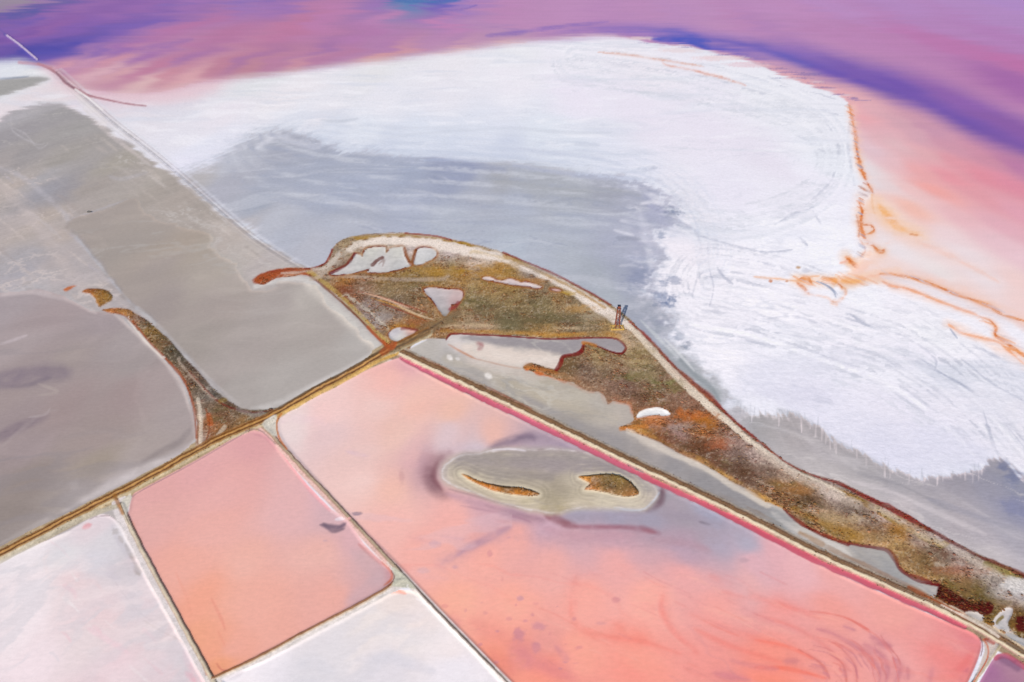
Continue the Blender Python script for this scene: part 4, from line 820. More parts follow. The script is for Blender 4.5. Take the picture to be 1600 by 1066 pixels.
# thin rings of drying mud round the two islets
for p_, k_ in [(ISL1, 1), (ISL2, 1)]:
    for o_, c_, a_ in [(5, (206,194,170), .6), (8, (166,152,134), .45), (11, (200,188,166), .5), (14, (160,148,136), .4), (18, (190,178,160), .4)]:
        idx_, sd_ = sdpoly(p_, 3, 30)
        mm_ = np.exp(-((sd_ - o_ + 2.5 * N8[idx_] + N2[idx_]) / 1.3) ** 2) * a_ * np.clip(.7 + N2[idx_] + .5 * N30[idx_], 0, 1)
        kk_ = np.isin(RID[idx_], [rid("mud_bank")])
        mixc(idx_[kk_], lin(c_)[None, :], mm_[kk_])
veins(["grey_lagoon"], (206,200,192), 14, 5, .12, .4, 561, -.5)
veins(["grey_lagoon"], (150,148,152), 16, 6, .14, .35, 563, -.5)
veins(["grey_pond_north"], (184,178,174), 30, 10, .08, .35, 565, .35)
veins(["grey_pond_south"], (178,172,172), 30, 10, .10, .35, 567, .4)
veins(["grey_pond_south"], (144,136,140), 36, 12, .16, .35, 569, .35)
veins(["mud_bank"], (206,196,180), 10, 4, .14, .5, 571, -.1)
veins(["mud_bank"], (160,150,150), 12, 4, .14, .5, 573, -.1)
q = np.nonzero(RID == rid("mud_bank"))[0]
COL[q] *= (1 + .05 * N2[q] + .03 * NF[q])[:, None]

# ================================================================ THE MARSH
MARSH = [(398,441),(401,433),(420,424),(450,419),(478,419),(492,418),(508,411),(515,398),(520,388),(533,375),(560,368),(600,364),(640,364),(680,369),(720,377),(760,387),(800,400),(830,414),(870,432),(900,446),(930,463),(955,477),(985,500),(1006,522),(1031,546),(1057,574),(1086,598),
(1112,620),(1132,642),(1166,672),(1196,695),(1216,713),(1240,728),(1280,744),(1310,752),(1345,769),(1376,785),(1410,800),(1450,824),(1480,840),(1510,856),(1540,871),(1570,884),(1600,898),(1700,950),(2024,1120),(2024,1250),(1700,1060),(1640,1020),(1600,998),(1572,990),(1550,988),(1520,972),(1495,962),(1475,948),(1457,938),(1462,930),
(1468,913),(1440,907),(1420,899),(1405,888),(1396,870),(1386,858),(1365,854),(1345,852),(1325,850),(1300,845),(1280,835),(1252,821),(1236,806),(1225,796),(1200,785),(1180,771),(1150,756),(1120,738),(1090,722),(1060,708),(1030,691),(1000,680),(976,673),(967,668),(984,662),(990,655),(988,645),(984,633),(970,630),(957,627),(950,632),(945,620),(935,612),(920,612),
(905,605),(895,598),(880,596),(860,590),(840,583),(820,578),(818,573),(830,567),(850,573),(869,578),(874,569),(879,557),(904,552),(910,541),(913,535),(926,538),(945,545),(960,551),(971,552),(977,545),(974,537),(965,531),(945,528),(900,529),(860,529),(800,525),(760,524),(720,523),(704,524),(697,530),(680,529),(660,532),(643,541),(636,550),
(612,548),(600,537),(570,502),(540,473),(500,443),(480,430),(455,433),(432,435),(412,446)]
MS = [(520,400,(150,130,108)),(560,385,(165,146,124)),(545,380,(172,148,108)),(530,420,(146,126,108)),(600,380,(190,175,156)),(650,380,(200,186,176)),(700,395,(206,190,180)),(740,405,(190,170,150)),(770,403,(205,190,172)),(700,415,(150,128,88)),(720,430,(160,120,62)),(780,415,(170,125,54)),
(760,440,(155,120,67)),(680,425,(162,124,58)),(640,430,(150,122,72)),(600,430,(150,115,62)),(540,435,(165,115,57)),(560,450,(136,106,82)),(540,460,(130,82,58)),(600,455,(130,110,77)),(640,460,(126,106,77)),(570,485,(140,118,110)),(600,490,(135,115,96)),(590,500,(152,140,132)),(620,495,(140,120,105)),
(640,505,(150,106,68)),(680,510,(150,111,72)),(620,512,(165,120,54)),(740,460,(140,122,82)),(760,480,(121,106,73)),(800,470,(135,115,77)),(850,480,(126,111,77)),(800,500,(116,106,77)),(850,500,(116,103,74)),(900,500,(130,112,84)),(900,470,(150,130,97)),(920,490,(155,138,107)),(940,500,(141,119,88)),
(830,420,(150,135,121)),(860,440,(146,129,102)),(800,440,(150,118,62)),(880,458,(150,118,72)),(750,512,(176,148,118)),(850,515,(170,132,78)),(950,515,(165,135,88)),(890,565,(124,98,66)),(940,560,(150,126,88)),(980,540,(176,152,124)),(1000,560,(150,129,88)),(960,580,(140,116,88)),(1020,590,(140,123,88)),
(920,580,(126,101,82)),(980,600,(126,97,82)),(1040,600,(132,103,82)),(1000,620,(126,94,72)),(1050,640,(132,97,72)),(1090,630,(146,107,83)),(1070,660,(160,106,58)),(1020,650,(188,122,74)),(1100,665,(165,106,54)),(1060,672,(156,127,117)),(1000,670,(160,111,58)),(1050,690,(121,87,68)),(1030,690,(107,68,44)),(1090,700,(112,78,54)),
(1130,690,(150,102,73)),(1120,720,(106,73,54)),(1160,720,(121,97,82)),(1150,690,(150,122,108)),(1180,710,(186,162,148)),(1170,740,(106,77,58)),(1210,740,(126,107,92)),(1250,770,(150,107,64)),(1280,790,(121,97,77)),(1220,760,(145,106,63)),(1300,770,(192,173,159)),(1290,805,(180,150,117)),(1300,822,(150,116,68)),
(1330,790,(136,117,102)),(1260,780,(112,87,63)),(1360,810,(131,110,92)),(1350,832,(158,129,92)),(1330,838,(145,111,58)),(1400,825,(168,120,54)),(1380,803,(188,164,149)),(1430,840,(150,126,111)),(1400,850,(163,130,82)),(1440,870,(131,102,63)),(1470,860,(121,102,82)),(1480,846,(190,176,166)),(1450,890,(140,109,68)),(1500,880,(165,146,132)),
(1500,900,(150,111,78)),(1480,910,(126,102,54)),(1520,925,(116,92,48)),(1550,900,(168,154,140)),(1580,895,(150,131,77)),(1560,930,(182,168,158)),(1590,920,(202,192,186)),(1540,940,(116,97,53)),(1570,950,(140,97,48)),(1590,960,(112,82,34)),(1540,965,(131,97,43)),(1500,960,(130,85,45)),(1585,975,(112,80,34)),(430,430,(165,86,46)),(470,425,(168,110,74)),(1800,1050,(130,104,64)),
(1060,620,(135,104,84)),(1150,705,(150,124,110)),(1200,725,(168,146,130)),(1230,745,(160,136,116)),(1420,860,(150,118,76)),(960,600,(128,100,82)),(1010,600,(134,108,84))]
P0 = len(MS)
idx, sd, m = area("marsh", MARSH, MS, soft=1.2, ew=1.3, en=N2, n=2, height=0.32, hsoft=9, wob=.22, p=1.9)
dm = np.full(N, 99.0); dm[idx] = sd                        # how far inside the marsh a spot lies

def mottle(name, seed, amp=1.0):
    q = np.nonzero(RID == rid(name))[0]
    a = fbm(X[q] / 7, Y[q] / 3.2, 4, seed)
    b = fbm(X[q] / 1.3, Y[q] / 1.0, 3, seed + 5)
    r = rng.standard_normal(len(q))
    COL[q] *= np.clip(1 + amp * (0.40 * a + 0.28 * b + 0.12 * r), 0.25, 2.0)[:, None] * np.array([.98, .97, 1.06])
    # straw, rust and olive plant patches and bleached openings
    t = fbm(X[q] / 10 + 40, Y[q] / 4 + 9, 4, seed + 9)
    mixc(q, lin((108,60,44))[None, :], 0.45 * amp * sstep(0.15, 0.55, t) * sstep(-.2, .4, b))
    mixc(q, lin((112,106,66))[None, :], 0.35 * amp * sstep(0.15, 0.5, -t) * sstep(-.3, .3, -b))
    g = fbm(X[q] / 6 - 21, Y[q] / 3 + 33, 4, seed + 13)
    mixc(q, lin((206,192,178))[None, :], 0.40 * amp * sstep(0.22, 0.6, g) * sstep(-.1, .5, b))
    f_ = fbm(X[q] / .55, Y[q] / .55, 2, seed + 17)
    mixc(q, lin((70,46,34))[None, :], .42 * amp * sstep(.25, .6, f_ + .2 * r))
    mixc(q, lin((206,190,170))[None, :], 28 * .01 * amp * sstep(.3, .65, -f_ + .2 * rng.standard_normal(len(q))))
    HGT[q] += 0.05 * b + 0.05 * a
mottle("marsh", 301)

# ochre belt just inside the shore, bleached road, red glasswort on the waterline
RED, MAR, OCH, CREAM = (128,44,42), (98,26,26), (186,138,56), (226,212,196)
NEP = [(560,369),(600,366),(640,366),(680,371),(720,379),(760,389),(800,402),(830,416),(870,434),(900,448),(930,465),(955,480)]
brush(NEP, 6, (172,134,62), soft=2.4, a=.8, ew=2.6, off=4, tex=.6)
brush([(700,379),(725,384),(752,392)], 9, (172,132,44), soft=2, a=.85, ew=2, taper=True)
brush([(545,392),(560,384),(600,377),(650,379),(700,386),(730,393),(770,400),(800,411),(850,431),(890,451),(930,477),(955,493),(985,512)], [6,8,10,12,15,14,12,11,11,12,16,16,10], (232,218,208), soft=3, a=.95, ew=3.6, en=N2, tex=.25)
brush([(740,400),(790,412),(840,433),(900,462)], 3, (198,170,120), soft=2, a=.5, ew=2, off=-6, brk=.3)
brush([(633,365),(680,369),(706,376)], 2.2, (150,70,56), soft=.8, a=.9, ew=.7)
brush([(786,395),(830,413),(870,430),(900,446),(930,462),(953,477)], 2.8, (140,62,50), soft=.9, a=.9, ew=1.1)
brush([(790,400),(840,421),(900,452),(945,480)], 4, (178,134,60), soft=1.5, a=.7, ew=2, off=2)
brush([(985,503),(1010,526),(1035,552),(1060,580),(1082,597),(1107,617),(1122,632),(1142,652),(1170,676),(1196,697),(1216,715),(1240,730),(1280,746)], [3,6,6,8,8,7,5,4,4,3,3,3,4], (146,64,58), soft=1.6, a=.9, ew=2.6, off=1, tex=.6)
brush([(1035,556),(1060,584),(1085,602),(1110,622)], 4, (176,96,62), soft=1.5, a=.6, ew=2, off=4)
brush([(1280,746),(1310,754),(1345,771),(1380,788),(1420,808),(1452,826)], [3,5,7,9,9,7], (140,52,48), soft=1.8, a=.9, ew=3, off=2, tex=.6)
brush([(1262,742),(1300,756),(1345,778),(1400,806)], 7, (156,120,46), soft=2.5, a=.75, ew=2.5, off=6, brk=.2)
brush([(1380,796),(1430,824),(1470,844)], 7, (158,128,48), soft=2.5, a=.7, ew=3, off=9, brk=.3)
brush([(1450,825),(1490,847),(1530,868),(1570,885),(1602,900),(1700,950)], [6,6,5,6,8,7], (120,44,38), soft=1.4, a=.9, ew=3, off=2, tex=.6)
brush([(1540,884),(1570,898),(1588,905)], 10, (136,120,58), soft=3, a=.7, ew=3)
# the pale track along the north-east shore
brush([(985,511),(1008,536),(1036,566),(1062,594),(1090,620),(1118,645),(1142,664),(1168,688),(1196,706),(1236,734),(1280,754),(1320,774)], [7,9,10,11,12,11,9,8,7,5,4,3], (224,208,190), soft=2, a=.92, ew=1.6)
brush([(1180,700),(1215,725),(1250,748),(1300,772),(1340,790)], [8,11,10,13,10], (206,188,174), soft=4, a=.65, ew=5)
brush([(1360,792),(1400,812),(1440,838),(1490,860),(1540,890),(1590,915)], 9, (206,190,178), soft=4, a=.55, ew=5, en=N8)
blob(1588,915,26,14,(210,204,202),.8,.5,.6,N2); blob(1560,928,18,9,(196,184,178),.6,.5,.6,N2)
# western tail and the bank that runs to the dyke crossing
brush([(400,439),(412,432),(430,428),(460,424),(482,429)], [10,11,8,5,4], (160,76,40), soft=2, a=.8, ew=2)
brush([(418,426),(450,422),(478,421)], 1.6, (140,52,40), soft=.8, a=.8, ew=.8)
brush([(440,428),(470,426),(490,424)], 3, (196,176,164), soft=1, a=.6, ew=1.5)
brush([(476,421),(497,417),(509,411),(516,399),(519,390)], 3, (136,52,44), soft=.9, a=.9, ew=.9)
brush([(500,430),(520,412),(535,398),(560,385)], 10, (200,186,172), soft=4, a=.5, ew=6, en=N2)
brush([(486,419),(505,420),(520,410),(530,398)], 5, (206,196,186), soft=2, a=.55, ew=3)
brush([(484,431),(520,458),(560,496),(590,527),(606,543)], 6, (176,150,84), soft=1.5, a=.7, ew=1.5, off=-4)
brush([(484,431),(520,460),(560,497),(585,523),(605,543)], 3.2, (122,70,40), soft=1, a=.92, ew=.8)
brush([(540,470),(575,497),(600,520)], 4, (206,194,178), soft=2, a=.6, ew=3, off=-8, brk=.3)
brush([(575,512),(592,530),(612,545)], 4.5, (170,88,50), soft=1, a=.85, ew=1)
# inner patterns: pink-lined ditches, pale path, rusty patches
brush([(486,436),(530,432),(580,436),(640,438),(690,437),(700,432)], 4, (182,162,146), soft=2.5, a=.65, ew=2)
for pts, w, c in [([(560,457),(590,464),(615,472),(650,484),(668,490)],1.8,(150,66,48)),([(570,459),(600,468),(640,483)],2.4,(216,176,150)),([(580,467),(610,476),(640,488),(665,503)],2.4,(192,140,74)),([(590,474),(625,486),(655,498),(668,504)],1.8,(140,70,44)),([(620,478),(650,492),(680,502)],2.2,(206,180,150))]:
    brush(pts, w, c, soft=.9, a=.85, ew=.8, taper=True)
for (a, b, ru, rv, c, al) in [(535,455,12,14,(120,62,40),.5),(590,497,30,6,(158,146,142),.5),(575,478,18,6,(150,134,128),.5),(648,505,14,7,(150,88,50),.6),(625,514,28,5,(176,126,48),.7),(690,490,16,16,(190,160,120),.4),(712,487,8,7,(150,70,40),.5),(805,413,16,8,(160,124,44),.6),(700,425,60,8,(168,126,46),.45),(770,424,40,10,(176,128,44),.5),
    (840,424,30,9,(158,146,140),.5),(835,440,30,5,(176,118,50),.5),(890,458,10,5,(176,140,40),.7),(905,484,22,6,(180,130,60),.5),(800,505,100,12,(108,96,66),.4),(880,500,50,10,(106,96,70),.35),(930,497,20,6,(176,160,140),.4),(1045,640,40,10,(130,92,72),.4),(1075,650,36,8,(192,106,46),.7),(1030,662,30,6,(196,116,66),.6),(1110,662,22,9,(168,104,40),.7),(1060,668,36,6,(164,142,134),.6),
    (1020,690,30,9,(96,54,34),.55),(1085,700,40,12,(92,54,34),.5),(1125,695,16,8,(176,92,52),.5),(1160,735,40,12,(96,66,46),.5),(1245,765,30,8,(150,100,50),.5),(1265,785,22,8,(96,70,48),.5),(1310,812,40,9,(196,166,126),.4),(1340,838,50,8,(150,112,50),.5),(1400,826,34,9,(156,104,36),.55),(1330,790,40,8,(126,106,96),.4),(1500,893,40,8,(160,84,50),.5),(1540,930,26,10,(96,80,40),.5),
    (1495,915,40,14,(112,92,50),.5),(1560,945,18,12,(116,92,40),.5),(960,547,40,14,(160,136,84),.3),(990,590,26,7,(126,120,74),.5),(1050,605,22,9,(130,120,70),.5),(1035,600,14,5,(124,130,76),.5)]:
    blob(a, b, ru, rv, c, al, .8, .9, N2, only=["marsh"])
# shores towards the lagoon
LN = [(697,531),(704,523),(720,522),(760,524),(800,526),(860,530),(900,529),(945,528),(965,531),(976,540),(977,547),(970,553),(955,550),(940,544),(928,540)]
brush([(690,518),(720,518),(800,520),(860,524),(900,523),(945,522),(968,527)], 4.6, (176,128,60), soft=2, a=.75, ew=2.4, tex=.9)
brush([(690,511),(760,510),(850,514),(930,514)], 3, (214,186,152), soft=2, a=.55, ew=3, brk=.3)
brush(LN, [2.4,3,2.6,2.4,2.4,2.4,2.4,2.2,2.4,3.4,4,4,3,2.4,2.6], (118,34,34), soft=.8, a=.95, ew=.7)
brush([(912,538),(908,550),(895,555),(880,558),(876,568),(869,579)], [4,8,6,6,7,6], (124,32,30), soft=1, a=.95, ew=1)
brush([(911,536),(920,537),(930,541)], 5, (190,122,56), soft=1.5, a=.9, ew=1)
brush([(820,575),(845,577),(870,583)], 4, (184,116,52), soft=1.5, a=.8, ew=1)
brush([(822,578),(850,586),(880,596),(900,603),(918,613),(938,614),(947,628),(968,629),(984,634),(988,650)], [2,3,4,5,3,3,6,5,4,4], (196,108,58), soft=2.2, a=.9, ew=3.6, tex=1.0)
brush([(826,576),(860,586),(890,596),(915,606),(940,612),(958,624),(980,630)], 7, (176,112,66), soft=4, a=.5, ew=4, off=-4, tex=1.2)
brush([(970,670),(990,668),(1010,668)], 6, (196,124,60), soft=2, a=.8, ew=1.5)
brush([(990,668),(1030,690),(1060,706),(1100,724),(1150,755),(1200,784),(1226,796)], [3,4,5,5,6,6,4], (186,140,74), soft=3, a=.7, ew=3.2, off=-1, tex=1.2)
brush([(985,672),(1030,694),(1060,710),(1100,727),(1150,759),(1200,787)], 6, (216,204,192), soft=3, a=.7, ew=2, off=4)
brush([(1225,796),(1252,819),(1290,838),(1325,851)], [3,5,6,5], (116,36,32), soft=1.2, a=.92, ew=1.8)
brush([(1325,849),(1365,856),(1386,860),(1398,874),(1407,890),(1422,900),(1442,908),(1466,914)], [4,4,5,6,6,7,8,8], (108,30,28), soft=1.2, a=.94, ew=2)
brush([(1240,800),(1290,825),(1340,842)], 8, (158,116,52), soft=4, a=.6, ew=3, off=-3)
area(None, [(1466,911),(1478,918),(1495,930),(1518,942),(1545,942),(1552,952),(1542,962),(1522,963),(1500,957),(1480,947),(1463,937)], (82,22,20), soft=2.2, ew=3, en=N2, n=2)
area(None, [(1585,972),(1600,965),(1680,1000),(1680,1030),(1610,992),(1590,988)], (84,24,22), soft=2, ew=2.5, en=N2, n=2)
brush([(1474,946),(1500,962),(1530,978),(1560,992)], 6, (150,84,40), soft=2, a=.8, ew=2)

# pans and pools inside the marsh, each ringed with red glasswort
POOLS = [
 ("marsh_pool_lobed", [(516,428),(530,422),(541,417),(549,408),(554,399),(560,399),(567,402),(570,393),(578,389),(590,387),(602,388),(605,395),(610,390),(620,388),(630,388),(632,400),(638,410),(643,415),(630,420),(605,426),(585,427),(574,426),(577,421),(565,424),(550,428),(535,430),(520,431)], [(530,427,(214,208,206)),(560,415,(200,197,194)),(580,395,(212,208,200)),(595,410,(206,200,200)),(620,395,(216,212,204)),(620,415,(200,197,196)),(590,424,(216,208,206)),(545,425,(206,200,198))]),
 ("marsh_pool_round", [(646,412),(648,400),(650,393),(658,388),(672,389),(680,394),(681,401),(670,408),(655,415)], [(660,400,(216,213,212)),(672,395,(206,203,203))]),
 ("marsh_pool_slim", [(754,436),(762,434),(770,436),(775,439),(786,440),(797,437),(806,440),(814,443),(822,442),(835,446),(846,450),(838,451),(820,448),(800,446),(780,442),(762,439)], [(765,437,(226,206,202)),(810,443,(220,202,202)),(835,448,(226,210,208))]),
 ("marsh_pool_tiny", [(860,453),(868,453),(876,455),(868,455.6)], (214,176,172)),
 ("marsh_pool_triangle", [(662,453),(675,451),(700,453),(720,455),(723,464),(716,474),(706,478),(702,488),(695,495),(688,488),(680,476),(669,463)], [(672,456,(206,196,198)),(695,460,(206,192,192)),(685,468,(186,180,182)),(695,475,(200,192,194)),(696,487,(176,174,172)),(712,462,(206,182,180)),(708,472,(190,150,148))]),
 ("marsh_pool_corner", [(607,524),(612,518),(622,514),(632,514),(645,517),(652,517),(646,523),(634,528),(622,534),(612,531)], [(618,520,(206,200,208)),(625,528,(226,224,216)),(640,520,(196,150,140))]),
 ("marsh_pan_white", [(994,653),(998,646),(1010,641),(1026,638),(1040,641),(1048,648),(1040,652),(1025,650),(1010,652),(1000,655)], (240,238,238)),
 ("marsh_pan_small", [(1504,962),(1512,957),(1528,958),(1537,966),(1533,972),(1518,970),(1508,968)], [(1512,964,(176,168,164)),(1528,966,(206,198,194))]),
 ("marsh_pan_ringed", [(1549,977),(1553,968),(1562,958),(1572,951),(1581,953),(1580,963),(1574,974),(1576,988),(1566,984),(1556,986)], (206,198,198)),
]
for nm, pts, sm in POOLS:
    if nm.startswith("marsh_pool"):
        brush(pts + pts[:1], 6.5, (168,110,56), soft=2, a=.55, ew=1.5, n=3, only=["marsh"])
        brush(pts + pts[:1], 3.6, (116,40,38), soft=1, a=.9, ew=2.0, n=3, only=["marsh"], brk=.35, bn=N2, tex=.5)
    area(nm, pts, sm, soft=.9, ew=1.3, en=N2, n=3, height=0.12, hsoft=2.5, wob=.1)
    q = np.nonzero(RID == rid(nm))[0]
    COL[q] *= (.93 + .16 * N2[q] + .07 * NF[q])[:, None]
brush([(582,415),(590,407),(598,403)], 5, (112,66,56), soft=1.2, a=.9, ew=1.5); brush([(592,413),(600,407),(598,416)], 2, (150,118,110), soft=1, a=.6, ew=1)
brush([(632,390),(636,402),(643,414),(647,402),(650,392)], 4.5, (140,84,52), soft=1, a=.9, ew=1)
brush([(604,388),(604,395)], 2.4, (140,110,80), soft=1, a=.8)
brush([(716,474),(712,480),(704,484)], 5, (140,44,52), soft=2, a=.85, ew=1.2); brush([(628,515),(640,515),(654,518)], 4, (124,46,44), soft=1, a=.85, ew=1)
brush([(516,429),(530,421),(541,415),(549,406),(554,398)], 4, (110,34,38), soft=1, a=.85, ew=1.2)
brush([(995,656),(1008,652),(1025,653),(1045,652)], 3, (206,140,110), soft=1.4, a=.7, ew=1)
brush([(1558,974),(1561,969),(1566,965)], 5, (128,108,50), soft=1, a=.9, ew=.8)
brush([(1563,976),(1570,984),(1590,1000),(1610,1012)], 7, (186,182,182), soft=3, a=.7, ew=2)
brush([(655,517),(690,500),(715,488)], 7, (126,104,74), soft=4, a=.5, ew=3)

# ---------------------------------------------------------------- the spit between the grey ponds and its islets
SPIT = [(160,485),(176,482),(200,483),(215,492),(229,500),(246,515),(263,529),(276,545),(291,562),(311,582),(330,604),(351,622),(375,638),(400,642),(425,638),(440,640),(425,656),(400,664),(375,676),(345,690),(318,704),(308,702),(306,688),(308,662),(303,636),(295,611),(285,591),(274,575),(254,555),(234,535),(221,520),(204,500),(190,492),(174,490)]
SS = [(170,485,(176,110,56)),(195,487,(165,115,62)),(215,503,(150,118,95)),(222,508,(110,95,72)),(240,520,(160,120,52)),(235,525,(96,84,64)),(255,540,(118,96,66)),(265,550,(84,76,58)),(280,565,(96,86,70)),(290,580,(104,84,66)),(300,600,(110,84,66)),(310,610,(126,110,92)),(330,620,(120,112,100)),(320,640,(112,84,58)),(340,640,(112,92,66)),
(312,650,(196,180,162)),(325,660,(150,92,46)),(350,655,(120,86,62)),(370,650,(128,106,82)),(395,652,(108,96,74)),(345,675,(140,96,52)),(315,690,(186,164,146)),(330,680,(156,100,56)),(380,662,(150,112,66)),(420,645,(112,98,76))]
area("marsh_spit", SPIT, SS, soft=1.4, ew=1.5, en=N2, n=2, height=0.35, hsoft=9, wob=.1, p=1.9)
mottle("marsh_spit", 331, 1.0)
brush([(208,503),(234,536),(256,558),(276,579),(288,596),(298,620),(304,645),(307,685)], [2.5,3,3.6,4,4,3.5,3,3], (150,78,44), soft=1, a=.9, ew=1.1)
brush([(205,499),(230,530),(255,555)], 3, (224,214,206), soft=1.5, a=.7, off=4)
brush([(297,582),(318,605),(345,630),(375,641),(400,645),(425,640)], [1.6,2,2.6,3.4,2.4,2], (118,44,36), soft=.8, a=.9, ew=.7, off=1)
brush([(286,565),(310,592),(335,618)], 3, (196,176,160), soft=1.5, a=.5, ew=2, off=6)
brush([(310,625),(314,650),(314,680),(312,698)], 5, (210,196,180), soft=1.5, a=.8, ew=1.5); brush([(306,640),(309,665),(309,695)], 2, (116,66,40), soft=.8, a=.8, ew=.7); brush([(322,640),(328,668),(322,692)], 2.4, (130,66,36), soft=1, a=.8, ew=1)
brush([(326,650),(330,664)], 7, (176,84,36), soft=2, a=.75, ew=1.5); brush([(352,668),(340,682)], 5, (206,190,170), soft=1.5, a=.7, ew=1.5); brush([(372,640),(395,650),(410,646)], 5, (176,164,158), soft=2, a=.5, ew=2)
brush([(352,625),(345,628)], 6, (150,120,50), soft=2, a=.6)
area("spit_islet", [(128,457),(138,452),(158,452),(172,457),(176,466),(166,475),(155,481),(150,470),(141,461)], [(140,455,(165,100,56)),(160,458,(150,105,46)),(168,466,(156,120,56)),(156,474,(140,98,56))], soft=1.4, ew=2, en=N2, n=3, height=.5, hsoft=4, wob=.1)
mottle("spit_islet", 341, .7)
area("rust_islet", [(100,453),(108,448),(120,447),(112,451),(104,455)], (186,110,72), soft=1.5, ew=1.5, en=N2, n=3, height=.2, wob=.1)
brush([(178,487),(198,496),(216,516)], 2, (150,90,60), soft=.8, a=.8, ew=1)
mottle("island_slim", 351, .7); mottle("island_wide", 361, .8)

# ================================================================ EMBANKMENTS: banded profiles along their lines
PARTS = {}
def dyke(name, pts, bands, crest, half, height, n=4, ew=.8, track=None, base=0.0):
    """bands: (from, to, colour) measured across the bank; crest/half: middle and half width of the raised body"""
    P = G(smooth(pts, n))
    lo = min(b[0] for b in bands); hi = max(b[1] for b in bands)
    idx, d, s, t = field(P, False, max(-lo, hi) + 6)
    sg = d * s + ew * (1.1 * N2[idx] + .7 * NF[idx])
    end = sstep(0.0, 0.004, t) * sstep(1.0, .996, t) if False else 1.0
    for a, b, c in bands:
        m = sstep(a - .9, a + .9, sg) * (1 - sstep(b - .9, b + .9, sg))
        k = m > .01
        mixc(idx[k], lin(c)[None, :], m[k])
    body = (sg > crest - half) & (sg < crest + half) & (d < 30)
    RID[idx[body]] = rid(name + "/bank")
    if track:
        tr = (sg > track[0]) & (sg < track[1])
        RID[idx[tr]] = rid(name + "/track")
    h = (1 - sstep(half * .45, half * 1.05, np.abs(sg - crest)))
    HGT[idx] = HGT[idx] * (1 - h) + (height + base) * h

def grain(name, seed, amp):
    if name in REG:
        q = np.nonzero(RID == REG[name])[0]
        COL[q] *= np.clip(1 + amp * (0.5 * fbm(X[q] / 1.2, Y[q] / 1.2, 3, seed) + .16 * rng.standard_normal(len(q)) + .35 * fbm(X[q] / 5, Y[q] / 5, 3, seed + 3)), .3, 1.8)[:, None]

# magenta brine channel at the foot of the long bank
CH = [(626,560),(640,567),(700,597),(800,645),(900,693),(984,734),(1062,771),(1100,788),(1180,828),(1250,864),(1300,888),(1360,914),(1420,941),(1480,967),(1508,981)]
brush(CH, [3,5,7,7.4,8,8,8,8,8,8.4,8.4,8.4,8.4,7.5,3.5], (202,90,110), soft=1.2, a=.95, ew=1.5, name="brine_channel", n=3)
q = np.nonzero(RID == rid("brine_channel"))[0]
COL[q] *= 1 + np.stack([.06 * N8[q], .22 * N8[q] + .1 * N2[q], .18 * N8[q] + .1 * N2[q]], 1)
brush(CH[:6], [3,5,6,6,6,5], (202,104,128), soft=2, a=.7, n=3)
HGT[RID == rid("brine_channel")] = 0.0
# bank between the small pink pond and the white pond
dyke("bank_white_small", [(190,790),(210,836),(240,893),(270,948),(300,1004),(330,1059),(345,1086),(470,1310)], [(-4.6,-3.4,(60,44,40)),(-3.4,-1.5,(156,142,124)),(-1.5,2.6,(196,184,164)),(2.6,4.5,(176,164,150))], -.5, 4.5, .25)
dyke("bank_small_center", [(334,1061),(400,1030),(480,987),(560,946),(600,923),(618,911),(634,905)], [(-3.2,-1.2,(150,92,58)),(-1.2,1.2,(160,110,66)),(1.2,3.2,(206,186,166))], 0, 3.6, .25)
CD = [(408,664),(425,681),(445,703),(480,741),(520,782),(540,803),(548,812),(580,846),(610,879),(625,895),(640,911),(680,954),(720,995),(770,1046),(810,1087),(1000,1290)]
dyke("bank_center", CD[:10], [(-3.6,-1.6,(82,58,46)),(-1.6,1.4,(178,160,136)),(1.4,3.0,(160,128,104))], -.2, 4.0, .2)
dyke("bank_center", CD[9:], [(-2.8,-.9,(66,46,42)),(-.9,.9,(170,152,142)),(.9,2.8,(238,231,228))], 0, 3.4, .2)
area(None, [(612,888),(620,890),(636,904),(650,920),(640,920),(622,918),(612,916),(617,904)], (196,192,176), soft=1.5, ew=1, n=2)
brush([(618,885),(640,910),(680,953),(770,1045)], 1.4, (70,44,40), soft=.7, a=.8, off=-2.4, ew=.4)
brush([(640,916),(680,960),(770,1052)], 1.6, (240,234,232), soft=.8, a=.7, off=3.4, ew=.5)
brush([(612,893),(616,904),(606,919)], 1.6, (120,56,36), soft=.8, a=.8, ew=.4)
blob(546,811,3.5,2.4,(230,170,165),.85,.5,.3)
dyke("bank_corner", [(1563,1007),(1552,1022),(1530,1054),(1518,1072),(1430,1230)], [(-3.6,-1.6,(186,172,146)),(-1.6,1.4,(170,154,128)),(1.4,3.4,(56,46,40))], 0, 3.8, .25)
area(None, [(1536,1002),(1548,1000),(1560,1008),(1552,1022),(1540,1040),(1530,1056),(1520,1066),(1530,1040),(1538,1018)], (206,190,182), soft=1.4, ew=.8, n=1)
brush([(1536,1000),(1543,1012),(1542,1030),(1530,1052),(1520,1068)], 2.2, (206,106,70), soft=.8, a=.85, ew=.5)
brush([(1531,997),(1535,1010),(1532,1026)], 1.6, (120,60,70), soft=.8, a=.75, ew=.4); brush([(1540,1000),(1552,1006)], 4, (170,60,46), soft=1.4, a=.8, ew=.8)
